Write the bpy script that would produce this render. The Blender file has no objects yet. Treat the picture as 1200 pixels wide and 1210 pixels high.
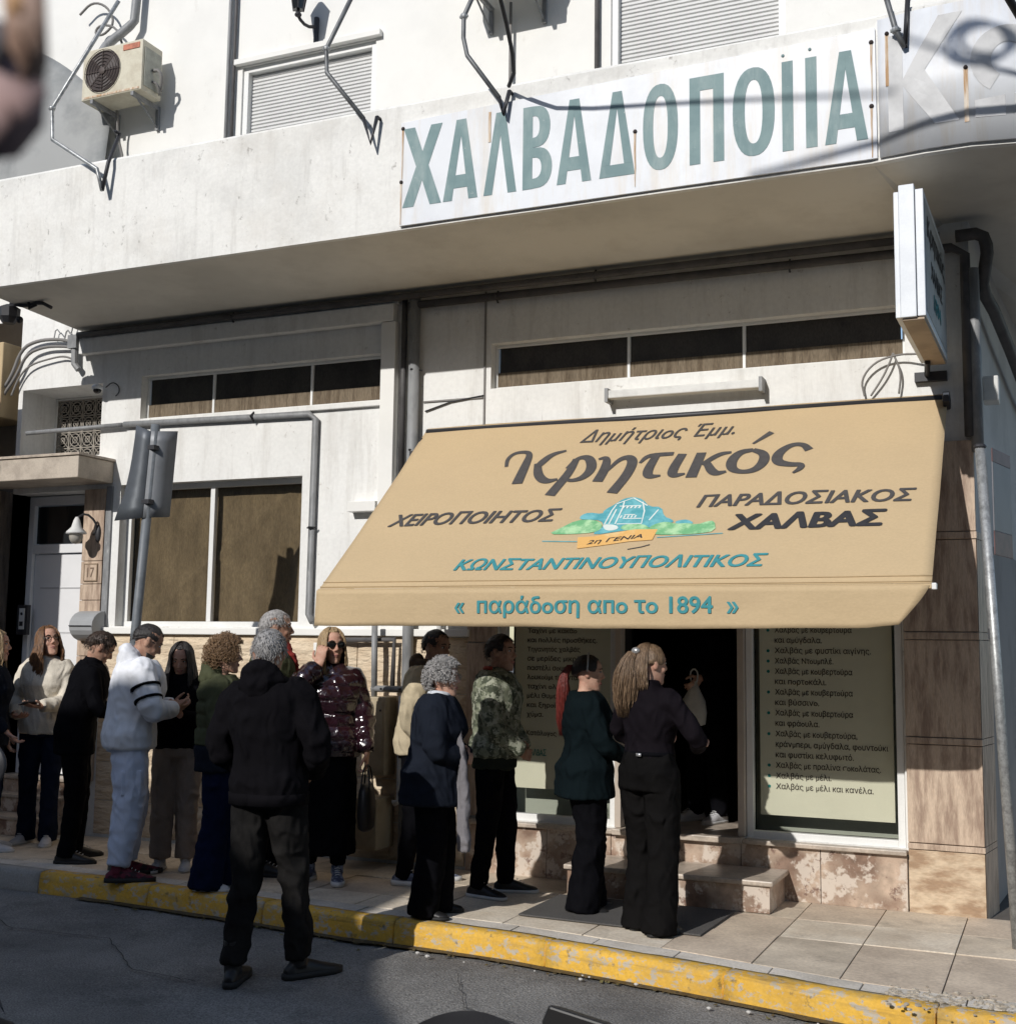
import bpy, bmesh, math, random
from mathutils import Vector, Matrix, noise, Quaternion
import numpy as np
from mathutils.geometry import tessellate_polygon
R = math.radians
rnd = random.Random(7)
sc = bpy.context.scene
COL = sc.collection

# ---------------------------------------------------------------- camera, sky, sun, exposure
cam_d = bpy.data.cameras.new('camera')
cam = bpy.data.objects.new('camera', cam_d); COL.objects.link(cam)
cam_d.sensor_fit = 'HORIZONTAL'; cam_d.sensor_width = 36; cam_d.lens = 43.95
cam_d.clip_start = .05; cam_d.clip_end = 500
YAW, PITCH, ROLL = .416457, .111106, .0133325
fwd = Vector((-math.sin(YAW)*math.cos(PITCH), math.cos(YAW)*math.cos(PITCH), math.sin(PITCH)))
r0 = Vector((math.cos(YAW), math.sin(YAW), 0)); u0 = r0.cross(fwd)
rr = r0*math.cos(ROLL)+u0*math.sin(ROLL); uu = -r0*math.sin(ROLL)+u0*math.cos(ROLL)
m = Matrix((rr, uu, -fwd)).transposed().to_4x4(); m.translation = Vector((0, -8.394, 1.6))
cam.matrix_world = m
cam_d.dof.use_dof = True; cam_d.dof.focus_distance = 8.0; cam_d.dof.aperture_fstop = 13
sc.camera = cam
world = bpy.data.worlds.new('World'); sc.world = world; world.use_nodes = True
wn = world.node_tree.nodes; bg = wn['Background']
sky = wn.new('ShaderNodeTexSky'); sky.sky_type = 'NISHITA'; sky.sun_disc = False
SUN = Vector((-.2, -1, .59)).normalized()
sky.sun_elevation = math.asin(SUN.z); sky.sun_rotation = math.atan2(SUN.x, SUN.y) % (2*math.pi)
sky.air_density = 1.0; sky.dust_density = .6
world.node_tree.links.new(sky.outputs[0], bg.inputs[0]); bg.inputs[1].default_value = .15
sd = bpy.data.lights.new('sun', 'SUN'); sd.energy = 4.0; sd.angle = R(.53); sd.color = (1, .97, .925)
sun = bpy.data.objects.new('sun', sd); COL.objects.link(sun)
sun.rotation_euler = SUN.to_track_quat('Z', 'Y').to_euler(); sun.location = SUN*30
sc.view_settings.view_transform = 'Standard'; sc.view_settings.look = 'None'
sc.view_settings.exposure = -.15; sc.view_settings.gamma = 1; sc.view_settings.use_curve_mapping = False

# ---------------------------------------------------------------- materials
MATS = {}
def _n(nt, t, **k):
    n = nt.nodes.new(t)
    for a, b in k.items(): setattr(n, a, b)
    return n
def mat(name, col, rough=.7, metal=0, var=.12, vs=4, stretch=(1, 1, 1), col2=None, mix=(.45, .62), bump=.0, bs=60,
        bstretch=(1, 1, 1), spec=.4, fine=.0, fs=90, coat=0, trans=0, alpha=1, voro=None, sheen=0, emit=None, detail=6, bd=.01, wr=0, ws=11):
    """procedural principled material on object coordinates: large patches (col/col2), fine grain, bump"""
    if name in MATS: return MATS[name]
    M = bpy.data.materials.new(name); M.use_nodes = True; nt = M.node_tree; L = nt.links.new
    p = nt.nodes['Principled BSDF']
    tc = _n(nt, 'ShaderNodeTexCoord')
    mp = _n(nt, 'ShaderNodeMapping'); mp.inputs['Scale'].default_value = stretch; L(tc.outputs['Object'], mp.inputs[0])
    nz = _n(nt, 'ShaderNodeTexNoise'); nz.inputs['Scale'].default_value = vs; nz.inputs['Detail'].default_value = detail
    nz.inputs['Roughness'].default_value = .62
    L(mp.outputs[0], nz.inputs['Vector'])
    rp = _n(nt, 'ShaderNodeValToRGB'); rp.color_ramp.elements[0].position = mix[0]; rp.color_ramp.elements[1].position = mix[1]
    c1 = col; c2 = col2 or tuple(c*(1-var) for c in col)
    rp.color_ramp.elements[0].color = (*c1, 1); rp.color_ramp.elements[1].color = (*c2, 1)
    L(nz.outputs[0], rp.inputs[0]); out = rp.outputs[0]
    if fine:
        n2 = _n(nt, 'ShaderNodeTexNoise'); n2.inputs['Scale'].default_value = fs; n2.inputs['Detail'].default_value = 3
        L(mp.outputs[0], n2.inputs['Vector'])
        mr = _n(nt, 'ShaderNodeMapRange'); mr.inputs[1].default_value = .3; mr.inputs[2].default_value = .7
        mr.inputs[3].default_value = 1-fine; mr.inputs[4].default_value = 1+fine*.6; L(n2.outputs[0], mr.inputs[0])
        mx = _n(nt, 'ShaderNodeMix', data_type='RGBA', blend_type='MULTIPLY'); mx.inputs[0].default_value = 1
        L(out, mx.inputs[6]); L(mr.outputs[0], mx.inputs[7]); out = mx.outputs[2]
    L(out, p.inputs['Base Color'])
    p.inputs['Roughness'].default_value = rough; p.inputs['Metallic'].default_value = metal
    p.inputs['Specular IOR Level'].default_value = spec
    if coat: p.inputs['Coat Weight'].default_value = coat; p.inputs['Coat Roughness'].default_value = .08
    if trans: p.inputs['Transmission Weight'].default_value = trans
    if sheen: p.inputs['Sheen Weight'].default_value = sheen
    if alpha < 1: p.inputs['Alpha'].default_value = alpha
    if bump:
        mb = _n(nt, 'ShaderNodeMapping'); mb.inputs['Scale'].default_value = bstretch; L(tc.outputs['Object'], mb.inputs[0])
        nb = _n(nt, 'ShaderNodeTexNoise'); nb.inputs['Scale'].default_value = bs; nb.inputs['Detail'].default_value = 4
        L(mb.outputs[0], nb.inputs['Vector'])
        b = _n(nt, 'ShaderNodeBump'); b.inputs['Strength'].default_value = bump; b.inputs['Distance'].default_value = bd
        L(nb.outputs[0], b.inputs['Height']); L(b.outputs[0], p.inputs['Normal'])
        if wr:                                        # cloth creases: ridged, slightly slanted
            m2 = _n(nt, 'ShaderNodeMapping'); m2.inputs['Scale'].default_value = (1, 1, .62); m2.inputs['Rotation'].default_value = (.35, .25, 0); L(tc.outputs['Object'], m2.inputs[0])
            n3 = _n(nt, 'ShaderNodeTexNoise'); n3.noise_type = 'RIDGED_MULTIFRACTAL'; n3.inputs['Scale'].default_value = ws; n3.inputs['Detail'].default_value = 2.5; n3.inputs['Distortion'].default_value = .6
            L(m2.outputs[0], n3.inputs['Vector'])
            b2 = _n(nt, 'ShaderNodeBump'); b2.inputs['Strength'].default_value = wr; b2.inputs['Distance'].default_value = .035
            L(n3.outputs[0], b2.inputs['Height']); L(b2.outputs[0], b.inputs['Normal'])
    MATS[name] = M; return M
def grime(M, col=(.16, .14, .12), scale=3, stretch=(3, 3, .5), lo=.56, hi=.74, amt=.6, detail=9):
    """adds a second layer of irregular stains over the base colour of M"""
    nt = M.node_tree; L = nt.links.new; p = nt.nodes['Principled BSDF']; src = p.inputs['Base Color'].links[0].from_socket
    tc = _n(nt, 'ShaderNodeTexCoord'); mp = _n(nt, 'ShaderNodeMapping'); mp.inputs['Scale'].default_value = stretch
    mp.inputs['Location'].default_value = (rnd.random()*9, rnd.random()*9, rnd.random()*9)
    nz = _n(nt, 'ShaderNodeTexNoise'); nz.inputs['Scale'].default_value = scale; nz.inputs['Detail'].default_value = detail; nz.inputs['Roughness'].default_value = .7
    L(tc.outputs['Object'], mp.inputs[0]); L(mp.outputs[0], nz.inputs['Vector'])
    mr = _n(nt, 'ShaderNodeMapRange'); mr.inputs[1].default_value = lo; mr.inputs[2].default_value = hi; mr.inputs[3].default_value = 0; mr.inputs[4].default_value = amt
    L(nz.outputs[0], mr.inputs[0])
    mx = _n(nt, 'ShaderNodeMix', data_type='RGBA'); L(mr.outputs[0], mx.inputs[0]); L(src, mx.inputs[6]); mx.inputs[7].default_value = (*col, 1)
    L(mx.outputs[2], p.inputs['Base Color']); return M

plaster = mat('plaster_white', (.80, .795, .77), .9, var=.07, vs=1.2, bump=.25, bs=9, fine=.05, fs=30, spec=.2)
grime(plaster, (.42, .39, .35), 2.2, (2.6, 2.6, .35), .50, .78, .55); grime(plaster, (.30, .26, .22), 14, (1, 1, 1), .62, .72, .6); grime(plaster, (.20, .18, .16), 5, (5, 5, .25), .64, .76, .5)
plaster_up = mat('plaster_upper', (.82, .81, .775), .9, var=.05, vs=1.5, bump=.15, bs=12, spec=.2)
grime(plaster_up, (.5, .46, .42), 7, (1, 1, .6), .62, .8, .45)
parapet_m = mat('parapet_paint', (.80, .79, .755), .9, var=.12, vs=2, bump=.35, bs=16, fine=.05, fs=40, spec=.2)
grime(parapet_m, (.36, .34, .31), 2.5, (3.2, 3.2, .35), .53, .8, .5); grime(parapet_m, (.24, .22, .20), 15, (1, 1, .8), .62, .70, .7); grime(parapet_m, (.5, .45, .38), 1.1, (1, 1, 1), .5, .7, .3)
soffit_m = mat('soffit_paint', (.70, .67, .60), .9, var=.12, vs=1.1, bump=.2, bs=8, spec=.2)
grime(soffit_m, (.45, .41, .35), 1.6, (1, 1, 1), .52, .8, .5)
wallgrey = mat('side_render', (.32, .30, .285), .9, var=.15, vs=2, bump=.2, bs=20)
trav = mat('travertine', (.58, .45, .34), .55, var=.3, vs=3.2, stretch=(7, 7, 1.2), col2=(.33, .235, .175), mix=(.42, .64), bump=.5, bs=22, bstretch=(4, 4, .35), fine=.14, fs=30)
trav_h = mat('travertine_flat', (.60, .47, .33), .55, col2=(.36, .24, .15), vs=5, stretch=(1, 1, 2.6), mix=(.42, .60), bump=.4, bs=20, bstretch=(1, 1, 2), fine=.12, fs=26)
splitst = mat('split_stone', (.70, .575, .42), .8, col2=(.54, .41, .28), vs=3.4, stretch=(1, 1, 2.2), mix=(.45, .72), bump=.9, bs=9, bstretch=(1, 1, 3), fine=.12, bd=.03)
marble = mat('brown_marble', (.50, .38, .29), .32, col2=(.25, .165, .12), vs=4.5, mix=(.46, .58), fine=.3, fs=18, bump=.08, bs=30)
grime(marble, (.64, .56, .48), 6, (1, 1, 1), .50, .56, .85, 4); grime(marble, (.16, .09, .07), 9, (1, 1, 1), .58, .63, .8, 6)
marble_top = mat('step_tread', (.52, .44, .36), .4, var=.25, vs=9, fine=.15, fs=50)
slab_m = mat('paving_stone', (.74, .63, .49), .75, col2=(.50, .42, .325), vs=2.2, mix=(.40, .66), bump=.25, bs=30, fine=.14, fs=55)
grime(slab_m, (.14, .12, .10), 5, (1, 1, 1), .54, .76, .6); grime(slab_m, (.30, .26, .21), 1.4, (1, 1, 1), .46, .68, .5)
slab_m2 = mat('paving_stone_pale', (.78, .69, .56), .7, col2=(.62, .52, .40), vs=3, mix=(.40, .66), bump=.25, bs=30, fine=.16, fs=50)
slab_m3 = mat('paving_stone_pink', (.68, .56, .43), .75, col2=(.48, .39, .30), vs=2.6, mix=(.38, .66), bump=.25, bs=30, fine=.16, fs=50)
for q_ in (slab_m2, slab_m3): grime(q_, (.16, .13, .11), 5, (1, 1, 1), .56, .78, .5); grime(q_, (.30, .25, .2), 1.6, (1, 1, 1), .5, .7, .4)
slab_g = mat('paving_concrete', (.68, .62, .54), .85, col2=(.52, .47, .40), vs=3, bump=.3, bs=45, fine=.16, fs=70)
mortar = mat('mortar_bed', (.12, .105, .09), .95, vs=8, bump=.3)
asphalt = mat('asphalt', (.27, .26, .245), .9, col2=(.17, .163, .155), vs=1.3, mix=(.4, .65), bump=1, bs=75, fine=.55, fs=110, spec=.3)
grime(asphalt, (.07, .068, .066), 2.2, (1, 1, 1), .55, .72, .6); grime(asphalt, (.34, .32, .30), 60, (1, 1, 1), .66, .74, .6, 2)
ky = mat('kerb_yellow', (.72, .42, .055), .75, col2=(.64, .36, .045), vs=3, bump=.5, bs=40, fine=.1, fs=60)
grime(ky, (.44, .41, .36), 14, (1, 1, 1.6), .52, .58, .9, 12); grime(ky, (.40, .30, .14), 5, (1, 1, 2), .5, .66, .5); grime(ky, (.10, .085, .06), 16, (1, 1, 1), .585, .68, .75); grime(ky, (.06, .05, .04), 3, (.2, 1, 7), .56, .7, .5); grime(ky, (.30, .22, .10), 1.6, (1, 1, 1), .5, .8, .5)
kg = mat('kerb_grey', (.36, .34, .31), .85, vs=6, bump=.4, fine=.15); grime(kg, (.5, .33, .06), 5, (1, 1, 1), .6, .68, .7)
white_al = mat('white_aluminium', (.78, .78, .76), .4, var=.05, spec=.5, fine=.03)
grey_al = mat('grey_aluminium', (.42, .42, .41), .4, metal=.4, var=.1)
dark_m = mat('dark_metal', (.045, .045, .05), .5, metal=.3, var=.2)
pipe_g = mat('grey_pipe', (.26, .265, .27), .5, var=.25, vs=6, stretch=(3, 3, 1)); grime(pipe_g, (.6, .6, .58), 12, (2, 2, .6), .6, .72, .6)
pipe_d = mat('dark_pipe', (.09, .085, .085), .6, var=.3, vs=8)
pipe_w = mat('white_pipe', (.68, .68, .66), .5, var=.15, vs=8)
galv = mat('galvanised', (.42, .43, .43), .45, metal=.5, var=.35, vs=25, fine=.2, bump=.1)
cable_m = mat('cable', (.035, .035, .04), .6)
cable_g = mat('grey_cable', (.22, .21, .20), .7)
rust = mat('rust_stain', (.46, .29, .16), .9, col2=(.68, .60, .50), vs=6, stretch=(8, 8, .8), mix=(.4, .6))
bolt_m = mat('rusty_bolt', (.03, .02, .018), .7)
kraft = mat('kraft_paper', (.21, .155, .085), .95, col2=(.12, .087, .047), vs=3.0, stretch=(2.5, 2.5, .8), mix=(.35, .7), bump=.5, bs=6, fine=.22, fs=34, bstretch=(1.5, 1, 1), bd=.03)
meshm = mat('sunlit_dusty_mesh', (.19, .15, .105), .95, col2=(.12, .09, .06), vs=5, stretch=(6, 6, .6), fine=.35, fs=50)
glass = mat('window_glass', (.015, .018, .02), .05, trans=0, alpha=.10, var=0, spec=.5)
dkglass = mat('dark_glass', (.018, .02, .022), .12, var=.1, spec=.6)
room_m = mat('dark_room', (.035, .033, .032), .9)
roomfloor = mat('shop_floor', (.16, .13, .11), .5)
shutter_m = mat('shutter', (.66, .66, .65), .6, var=.06, vs=3)
fab = mat('awning_canvas', (.545, .412, .248), .85, col2=(.515, .39, .235), vs=1.2, stretch=(.5, .5, 1.2), mix=(.35, .7), bump=.3, bs=5, bstretch=(.5, .5, .9), fine=.05, fs=120, spec=.15, bd=.05, wr=.25, ws=1.7)
grime(fab, (.44, .33, .22), 1.1, (1, 1, 1), .5, .85, .3)
ink = mat('awning_grey_ink', (.075, .07, .07), .8, var=.15, vs=20)
inkb = mat('awning_black_ink', (.035, .035, .04), .8, var=.2, vs=20)
teal = mat('awning_teal_ink', (.05, .27, .30), .8, var=.15, vs=20)
# ---------------------------------------------------------------- mesh helpers
class B:
    def __init__(s): s.v = []; s.f = []
    def add(s, vs, fs):
        o = len(s.v); s.v += [tuple(v) for v in vs]; s.f += [tuple(i+o for i in f) for f in fs]; return s
    def box(s, x0, x1, y0, y1, z0, z1):
        return s.add([(x0,y0,z0),(x1,y0,z0),(x1,y1,z0),(x0,y1,z0),(x0,y0,z1),(x1,y0,z1),(x1,y1,z1),(x0,y1,z1)],
                     [(0,3,2,1),(4,5,6,7),(0,1,5,4),(1,2,6,5),(2,3,7,6),(3,0,4,7)])
    def obox(s, c, ax, ay, az):
        c, ax, ay, az = map(Vector, (c, ax, ay, az)); P = [c+i*ax+j*ay+k*az for k in (-1, 1) for i, j in ((-1,-1),(1,-1),(1,1),(-1,1))]
        return s.add(P, [(0,3,2,1),(4,5,6,7),(0,1,5,4),(1,2,6,5),(2,3,7,6),(3,0,4,7)])
    def loft(s, rings, cap=True):
        n = len(rings[0]); vs = [p for r in rings for p in r]; fs = []
        for i in range(len(rings)-1):
            for j in range(n):
                k = (j+1) % n; fs.append((i*n+j, i*n+k, (i+1)*n+k, (i+1)*n+j))
        if cap: fs += [tuple(range(n-1, -1, -1)), tuple((len(rings)-1)*n+j for j in range(n))]
        return s.add(vs, fs)
    def tube(s, pts, r, n=8, smooth=0, flat=1.0, cap=True):
        pts = [Vector(p) for p in pts]; rs = list(r) if hasattr(r, '__len__') else [r]*len(pts)
        for _ in range(smooth):
            q = [pts[0]]; qr = [rs[0]]
            for i in range(len(pts)-1):
                q += [pts[i]*.75+pts[i+1]*.25, pts[i]*.25+pts[i+1]*.75]; qr += [rs[i]*.75+rs[i+1]*.25, rs[i]*.25+rs[i+1]*.75]
            q.append(pts[-1]); qr.append(rs[-1]); pts, rs = q, qr
        rings = []; t = (pts[1]-pts[0]).normalized(); a = t.orthogonal().normalized()
        for i, p in enumerate(pts):
            if i == 0: tt = t
            elif i == len(pts)-1: tt = (pts[i]-pts[i-1]).normalized()
            else: tt = (pts[i+1]-pts[i-1]).normalized()
            if tt.length < 1e-6: tt = t
            a = (a-tt*a.dot(tt)); a = a.normalized() if a.length > 1e-6 else tt.orthogonal().normalized(); b = tt.cross(a); t = tt
            rings.append([p+rs[i]*(math.cos(2*math.pi*j/n)*a+flat*math.sin(2*math.pi*j/n)*b) for j in range(n)])
        return s.loft(rings, cap)
    def ell(s, c, r, n=12, m=8, M=None):
        c = Vector(c); rings = []
        for i in range(m+1):
            th = math.pi*(i+.02)/(m+.04); rings.append([])
            for j in range(n):
                ph = 2*math.pi*j/n; v = Vector((r[0]*math.sin(th)*math.cos(ph), r[1]*math.sin(th)*math.sin(ph), -r[2]*math.cos(th)))
                rings[-1].append(c+(M @ v if M else v))
        return s.loft(rings)
    def prism(s, poly, y0, y1):
        """polygon in x,z extruded along y (counter-clockwise seen from -y)"""
        n = len(poly); vs = [(x, y0, z) for x, z in poly]+[(x, y1, z) for x, z in poly]
        return s.add(vs, [tuple(range(n)), tuple(range(2*n-1, n-1, -1))]+[(i, n+i, n+(i+1) % n, (i+1) % n) for i in range(n)])
    def prismz(s, poly, z0, z1):
        n = len(poly); vs = [(x, y, z0) for x, y in poly]+[(x, y, z1) for x, y in poly]
        return s.add(vs, [tuple(range(n-1, -1, -1)), tuple(range(n, 2*n))]+[(i, (i+1) % n, n+(i+1) % n, n+i) for i in range(n)])
    def mesh(s, name):
        me = bpy.data.meshes.new(name); me.from_pydata(s.v, [], s.f); me.update(); return me
WPOS = {}
def attach(o, parent):
    if parent is not None:
        o.parent = parent; w = WPOS.get(parent.name, Vector((0, 0, 0)))
        o.matrix_parent_inverse = Matrix.Translation(-w)
    WPOS[o.name] = Vector(o.location)
def obj(name, mb, m, parent=None, smooth=False, bev=0, **props):
    me = mb.mesh(name) if isinstance(mb, B) else mb
    if m is not None and not me.materials:
        for x in (m if isinstance(m, (list, tuple)) else [m]): me.materials.append(x)
    o = bpy.data.objects.new(name, me); COL.objects.link(o)
    if smooth: me.shade_smooth()
    if bev:
        b = o.modifiers.new('bevel', 'BEVEL'); b.width = bev; b.segments = 2; b.limit_method = 'ANGLE'
    attach(o, parent)
    for k, v in props.items(): o[k] = v
    return o
def thing(name, label, cat, loc=(0, 0, 0), group=None, kind=None):
    o = bpy.data.objects.new(name, None); COL.objects.link(o); o.location = loc; o.empty_display_size = .2
    WPOS[o.name] = Vector(loc); o['label'] = label
    if cat: o['category'] = cat
    if group: o['group'] = group
    if kind: o['kind'] = kind
    return o
def at(o, pos): o.location = pos; return o
def textmesh(body, bold=0., shear=0., space=1.):
    """font outline as mesh; weight is added by a few slightly shifted copies of the face (z keeps the copy index)"""
    body = body.translate(str.maketrans('ΑΒΕΖΗΙΚΜΝΟΡΤΥΧπκο', 'ABEZHIKMNOPTYXпкo'))   # same shapes, cleaner outlines in the built-in font
    c = bpy.data.curves.new('lettering', 'FONT'); c.body = body; c.shear = shear; c.space_character = space
    o = bpy.data.objects.new('lettering', c); COL.objects.link(o)
    cu = o.to_curve(bpy.context.evaluated_depsgraph_get()); loops = []
    for sp in cu.splines:
        P = sp.bezier_points; n = len(P); L = []
        for i in range(n):
            a, q = P[i], P[(i+1) % n]
            st = (a.handle_right-a.co).cross(q.co-a.co).length+(q.handle_left-q.co).cross(q.co-a.co).length > 1e-5
            for k in range(4 if st else 1):
                t = k/4; L.append(a.co*(1-t)**3+a.handle_right*3*t*(1-t)**2+q.handle_left*3*t*t*(1-t)+q.co*t**3)
        L = [p for k, p in enumerate(L) if (p-L[k-1]).length > 1e-6]
        if len(L) > 2: loops.append((L, sum(L[k-1].x*L[k].y-L[k].x*L[k-1].y for k in range(len(L)))/2))
    o.to_curve_clear(); bpy.data.objects.remove(o); bpy.data.curves.remove(c)
    def within(p, L):
        c_ = False
        for k in range(len(L)):
            a, q = L[k-1], L[k]
            if (a.y > p.y) != (q.y > p.y) and p.x < (q.x-a.x)*(p.y-a.y)/(q.y-a.y)+a.x: c_ = not c_
        return c_
    # a contour lying inside another one that runs the other way is a hole; all others are filled one by one,
    # so overlapping strokes of a letter stay solid
    def hole_of(k):
        best = None
        for q, (L, ar) in enumerate(loops):
            if q != k and abs(ar) > abs(loops[k][1]) and ar*loops[k][1] < 0 and all(within(p, L) for p in loops[k][0]):
                if best is None or abs(ar) < abs(loops[best][1]): best = q
        return best
    own = [hole_of(k) for k in range(len(loops))]; V0 = []; F0 = []; lay = []; k_ = 0
    for k, (L, ar) in enumerate(loops):
        if own[k] is not None: continue
        hs_ = [loops[q][0] for q in range(len(loops)) if own[q] == k]
        allp = list(L)+[p for h in hs_ for p in h]; tri = tessellate_polygon([L]+hs_)
        o_ = len(V0); V0 += [tuple(p) for p in allp]; F0 += [tuple(i+o_ for i in t) for t in tri]; lay += [k_ % 5]*len(allp); k_ += 1
    b = B(); shifts = ((0, 0), (1, 0), (-1, 0), (0, .7), (0, -.7), (.7, .5), (-.7, -.5), (.7, -.5), (-.7, .5)) if bold else ((0, 0),)
    for k, (dx, dy) in enumerate(shifts): b.add([(x+dx*bold, y+dy*bold, k*5+lay[i]) for i, (x, y, z) in enumerate(V0)], F0)
    me = b.mesh('lettering')
    return me
def text(name, body, P0, U, V, w, h, m, parent=None, bold=0., shear=0., space=1., yref=None, **props):
    """lettering fitted to a w x h box whose lower left is P0, along U and up V"""
    me = textmesh(body, bold, shear, space); n = len(me.vertices); co = np.empty(n*3); me.vertices.foreach_get('co', co); co = co.reshape(-1, 3)
    lo, hi = co.min(0), co.max(0); a = (co[:, 0]-lo[0])/(hi[0]-lo[0])*w; b = (co[:, 1]-lo[1])/(hi[1]-lo[1])*h
    U = Vector(U).normalized(); V = Vector(V).normalized(); N = U.cross(V); P0 = Vector(P0)
    out = np.array(P0)[None]+a[:, None]*np.array(U)[None]+b[:, None]*np.array(V)[None]+co[:, 2][:, None]*.00003*np.array(N)[None]
    me.vertices.foreach_set('co', out.ravel()); me.update(); me.materials.clear()
    return obj(name, me, m, parent, **props)
def wall_open(x0, x1, z0, z1, ops, y=0, depth=.25):
    """wall sheet with real openings (x0,x1,z0,z1,reveal depth)"""
    b = B(); xs = sorted({x0, x1, *[o[0] for o in ops], *[o[1] for o in ops]}); zs = sorted({z0, z1, *[o[2] for o in ops], *[o[3] for o in ops]})
    for i in range(len(xs)-1):
        for k in range(len(zs)-1):
            cx, cz = (xs[i]+xs[i+1])/2, (zs[k]+zs[k+1])/2
            if any(o[0] < cx < o[1] and o[2] < cz < o[3] for o in ops): continue
            b.add([(xs[i], y, zs[k]), (xs[i+1], y, zs[k]), (xs[i+1], y, zs[k+1]), (xs[i], y, zs[k+1])], [(0, 1, 2, 3)])
    for o in ops:
        a, c, d, e = o[:4]; t = o[4] if len(o) > 4 else depth
        b.add([(a, y, d), (c, y, d), (c, y, e), (a, y, e), (a, y+t, d), (c, y+t, d), (c, y+t, e), (a, y+t, e)],
              [(0, 4, 5, 1), (1, 5, 6, 2), (2, 6, 7, 3), (3, 7, 4, 0)])
    b.add([(x0, y+.3, z0), (x1, y+.3, z0), (x1, y+.3, z1), (x0, y+.3, z1), (x0, y, z0), (x1, y, z0), (x1, y, z1), (x0, y, z1)], [(4, 7, 3, 0), (5, 1, 2, 6), (7, 6, 2, 3)])
    return b

# ---------------------------------------------------------------- setting: road, pavement, kerb
KERB = [(-30, -1.42), (-12, -1.44), (-7, -1.5), (-5.85, -1.56), (-5, -1.63), (-4, -1.75), (-3.4, -1.77), (-2.9, -1.81), (-1.85, -2.0), (-.96, -2.2), (-.3, -2.28), (.45, -2.1), (1.1, -1.5), (1.4, -.6), (1.55, .6), (2.0, 8), (3.2, 30)]
def kerb_y(x):
    for (a, b), (c, d) in zip(KERB[:12], KERB[1:12]):
        if a <= x <= c: return b+(d-b)*(x-a)/(c-a)
    return -1.45 if x < 0 else -2.1
ROADZ = -.14
rb = B(); nx = 60
xs = [-200]+[-14+i*.4 for i in range(41)]+[200]; ys = [-200]+[-7+i*.28 for i in range(20)]+[4, 200]
for y in ys:
    for x in xs:
        z = ROADZ
        if -14 <= x <= 3 and -7 <= y <= -1.5: z += .012*noise.noise(Vector((x*.9, y*.9, 3)))
        rb.v.append((x, y, z))
for j in range(len(ys)-1):
    for i in range(len(xs)-1):
        a = j*len(xs)+i; rb.f.append((a, a+1, a+1+len(xs), a+len(xs)))
obj('road', rb, asphalt, smooth=True, kind='structure', label='worn grey asphalt road with cracks running along the yellow kerb')

pv = thing('pavement', 'beige stone paved footpath in front of the shop', None, kind='structure')
pb = B(); inner = [(x, y+.13) if i < 10 else (x-.13, y+.08) for i, (x, y) in enumerate(KERB)]
pb.prismz([(-30, 1.5)]+inner+[(-2, 30), (-.35, 1.5)], -.30, -.012)
obj('paving_bed', pb, mortar, pv)
random.seed(3)
def inside(x): return kerb_y(x)+.14
rows = [(-.02, -.56), (-.56, -1.08)]
slab_ms = [slab_m, slab_m2, slab_m3]
def slab(x0, x1, y0, y1, m, ridx=[0]):
    g = .003; dz = rnd.uniform(-.003, .003); b = B()
    a0, a1 = (y1 if not callable(y1) else y1(x0)), (y1 if not callable(y1) else y1(x1))
    t = [rnd.uniform(-.002, .002) for _ in range(4)]
    P = [(x0+g, a0+g), (x1-g, a1+g), (x1-g, y0-g), (x0+g, y0-g)]
    b.add([(p[0], p[1], -.03) for p in P]+[(p[0], p[1], dz+t[i]) for i, p in enumerate(P)],
          [(0, 3, 2, 1), (4, 5, 6, 7), (0, 1, 5, 4), (1, 2, 6, 5), (2, 3, 7, 6), (3, 0, 4, 7)])
    obj('paving_slab', b, rnd.choice(slab_ms) if m is slab_m else m, pv, bev=.003)
def slab2(x0, x1):
    g = .003; b = B(); P = [(x0+g, kerb_y(x0)+.135), (x1-g, kerb_y(x1)+.135), (x1-g, kerb_y(x1)+.295), (x0+g, kerb_y(x0)+.295)]
    b.add([(p[0], p[1], -.03) for p in P]+[(p[0], p[1], rnd.uniform(-.002, .002)) for p in P], [(0, 3, 2, 1), (4, 5, 6, 7), (0, 1, 5, 4), (1, 2, 6, 5), (2, 3, 7, 6), (3, 0, 4, 7)])
    obj('edging_slab', b, slab_g, pv, bev=.003)
x = -9.6
joints = []
while x < -3.2: joints.append(x); x += .5
joints += [-3.05, -2.52, -2.03, -1.51, -1.045, -.56, -.1, .35, .85]
for i in range(len(joints)-1):
    a, c = joints[i], joints[i+1]
    for y0, y1 in rows: slab(a, c, y0+.002 if y0 > -.1 else y0, y1, slab_m)
    slab(a, c, -1.08, (lambda q: kerb_y(q)+.30), slab_m)
    slab2(a+.12, c+.12)
for j in range(16):                                                    # side street footpath
    for i in range(2): slab(-.1+.45*i+.05*j, .35+.45*i+.05*j, .5*j+.48, .5*j-.02, slab_m)
kb = thing('kerb', 'raised kerb with worn yellow paint along the footpath', None, kind='structure')
pts = []
for (a, b_), (c, d) in zip(KERB[1:], KERB[2:]):
    n_ = max(1, int(math.hypot(c-a, d-b_)/.12))
    for k in range(n_): pts.append((a+(c-a)*k/n_, b_+(d-b_)*k/n_))
acc = 0; seg = [pts[0]]
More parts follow.
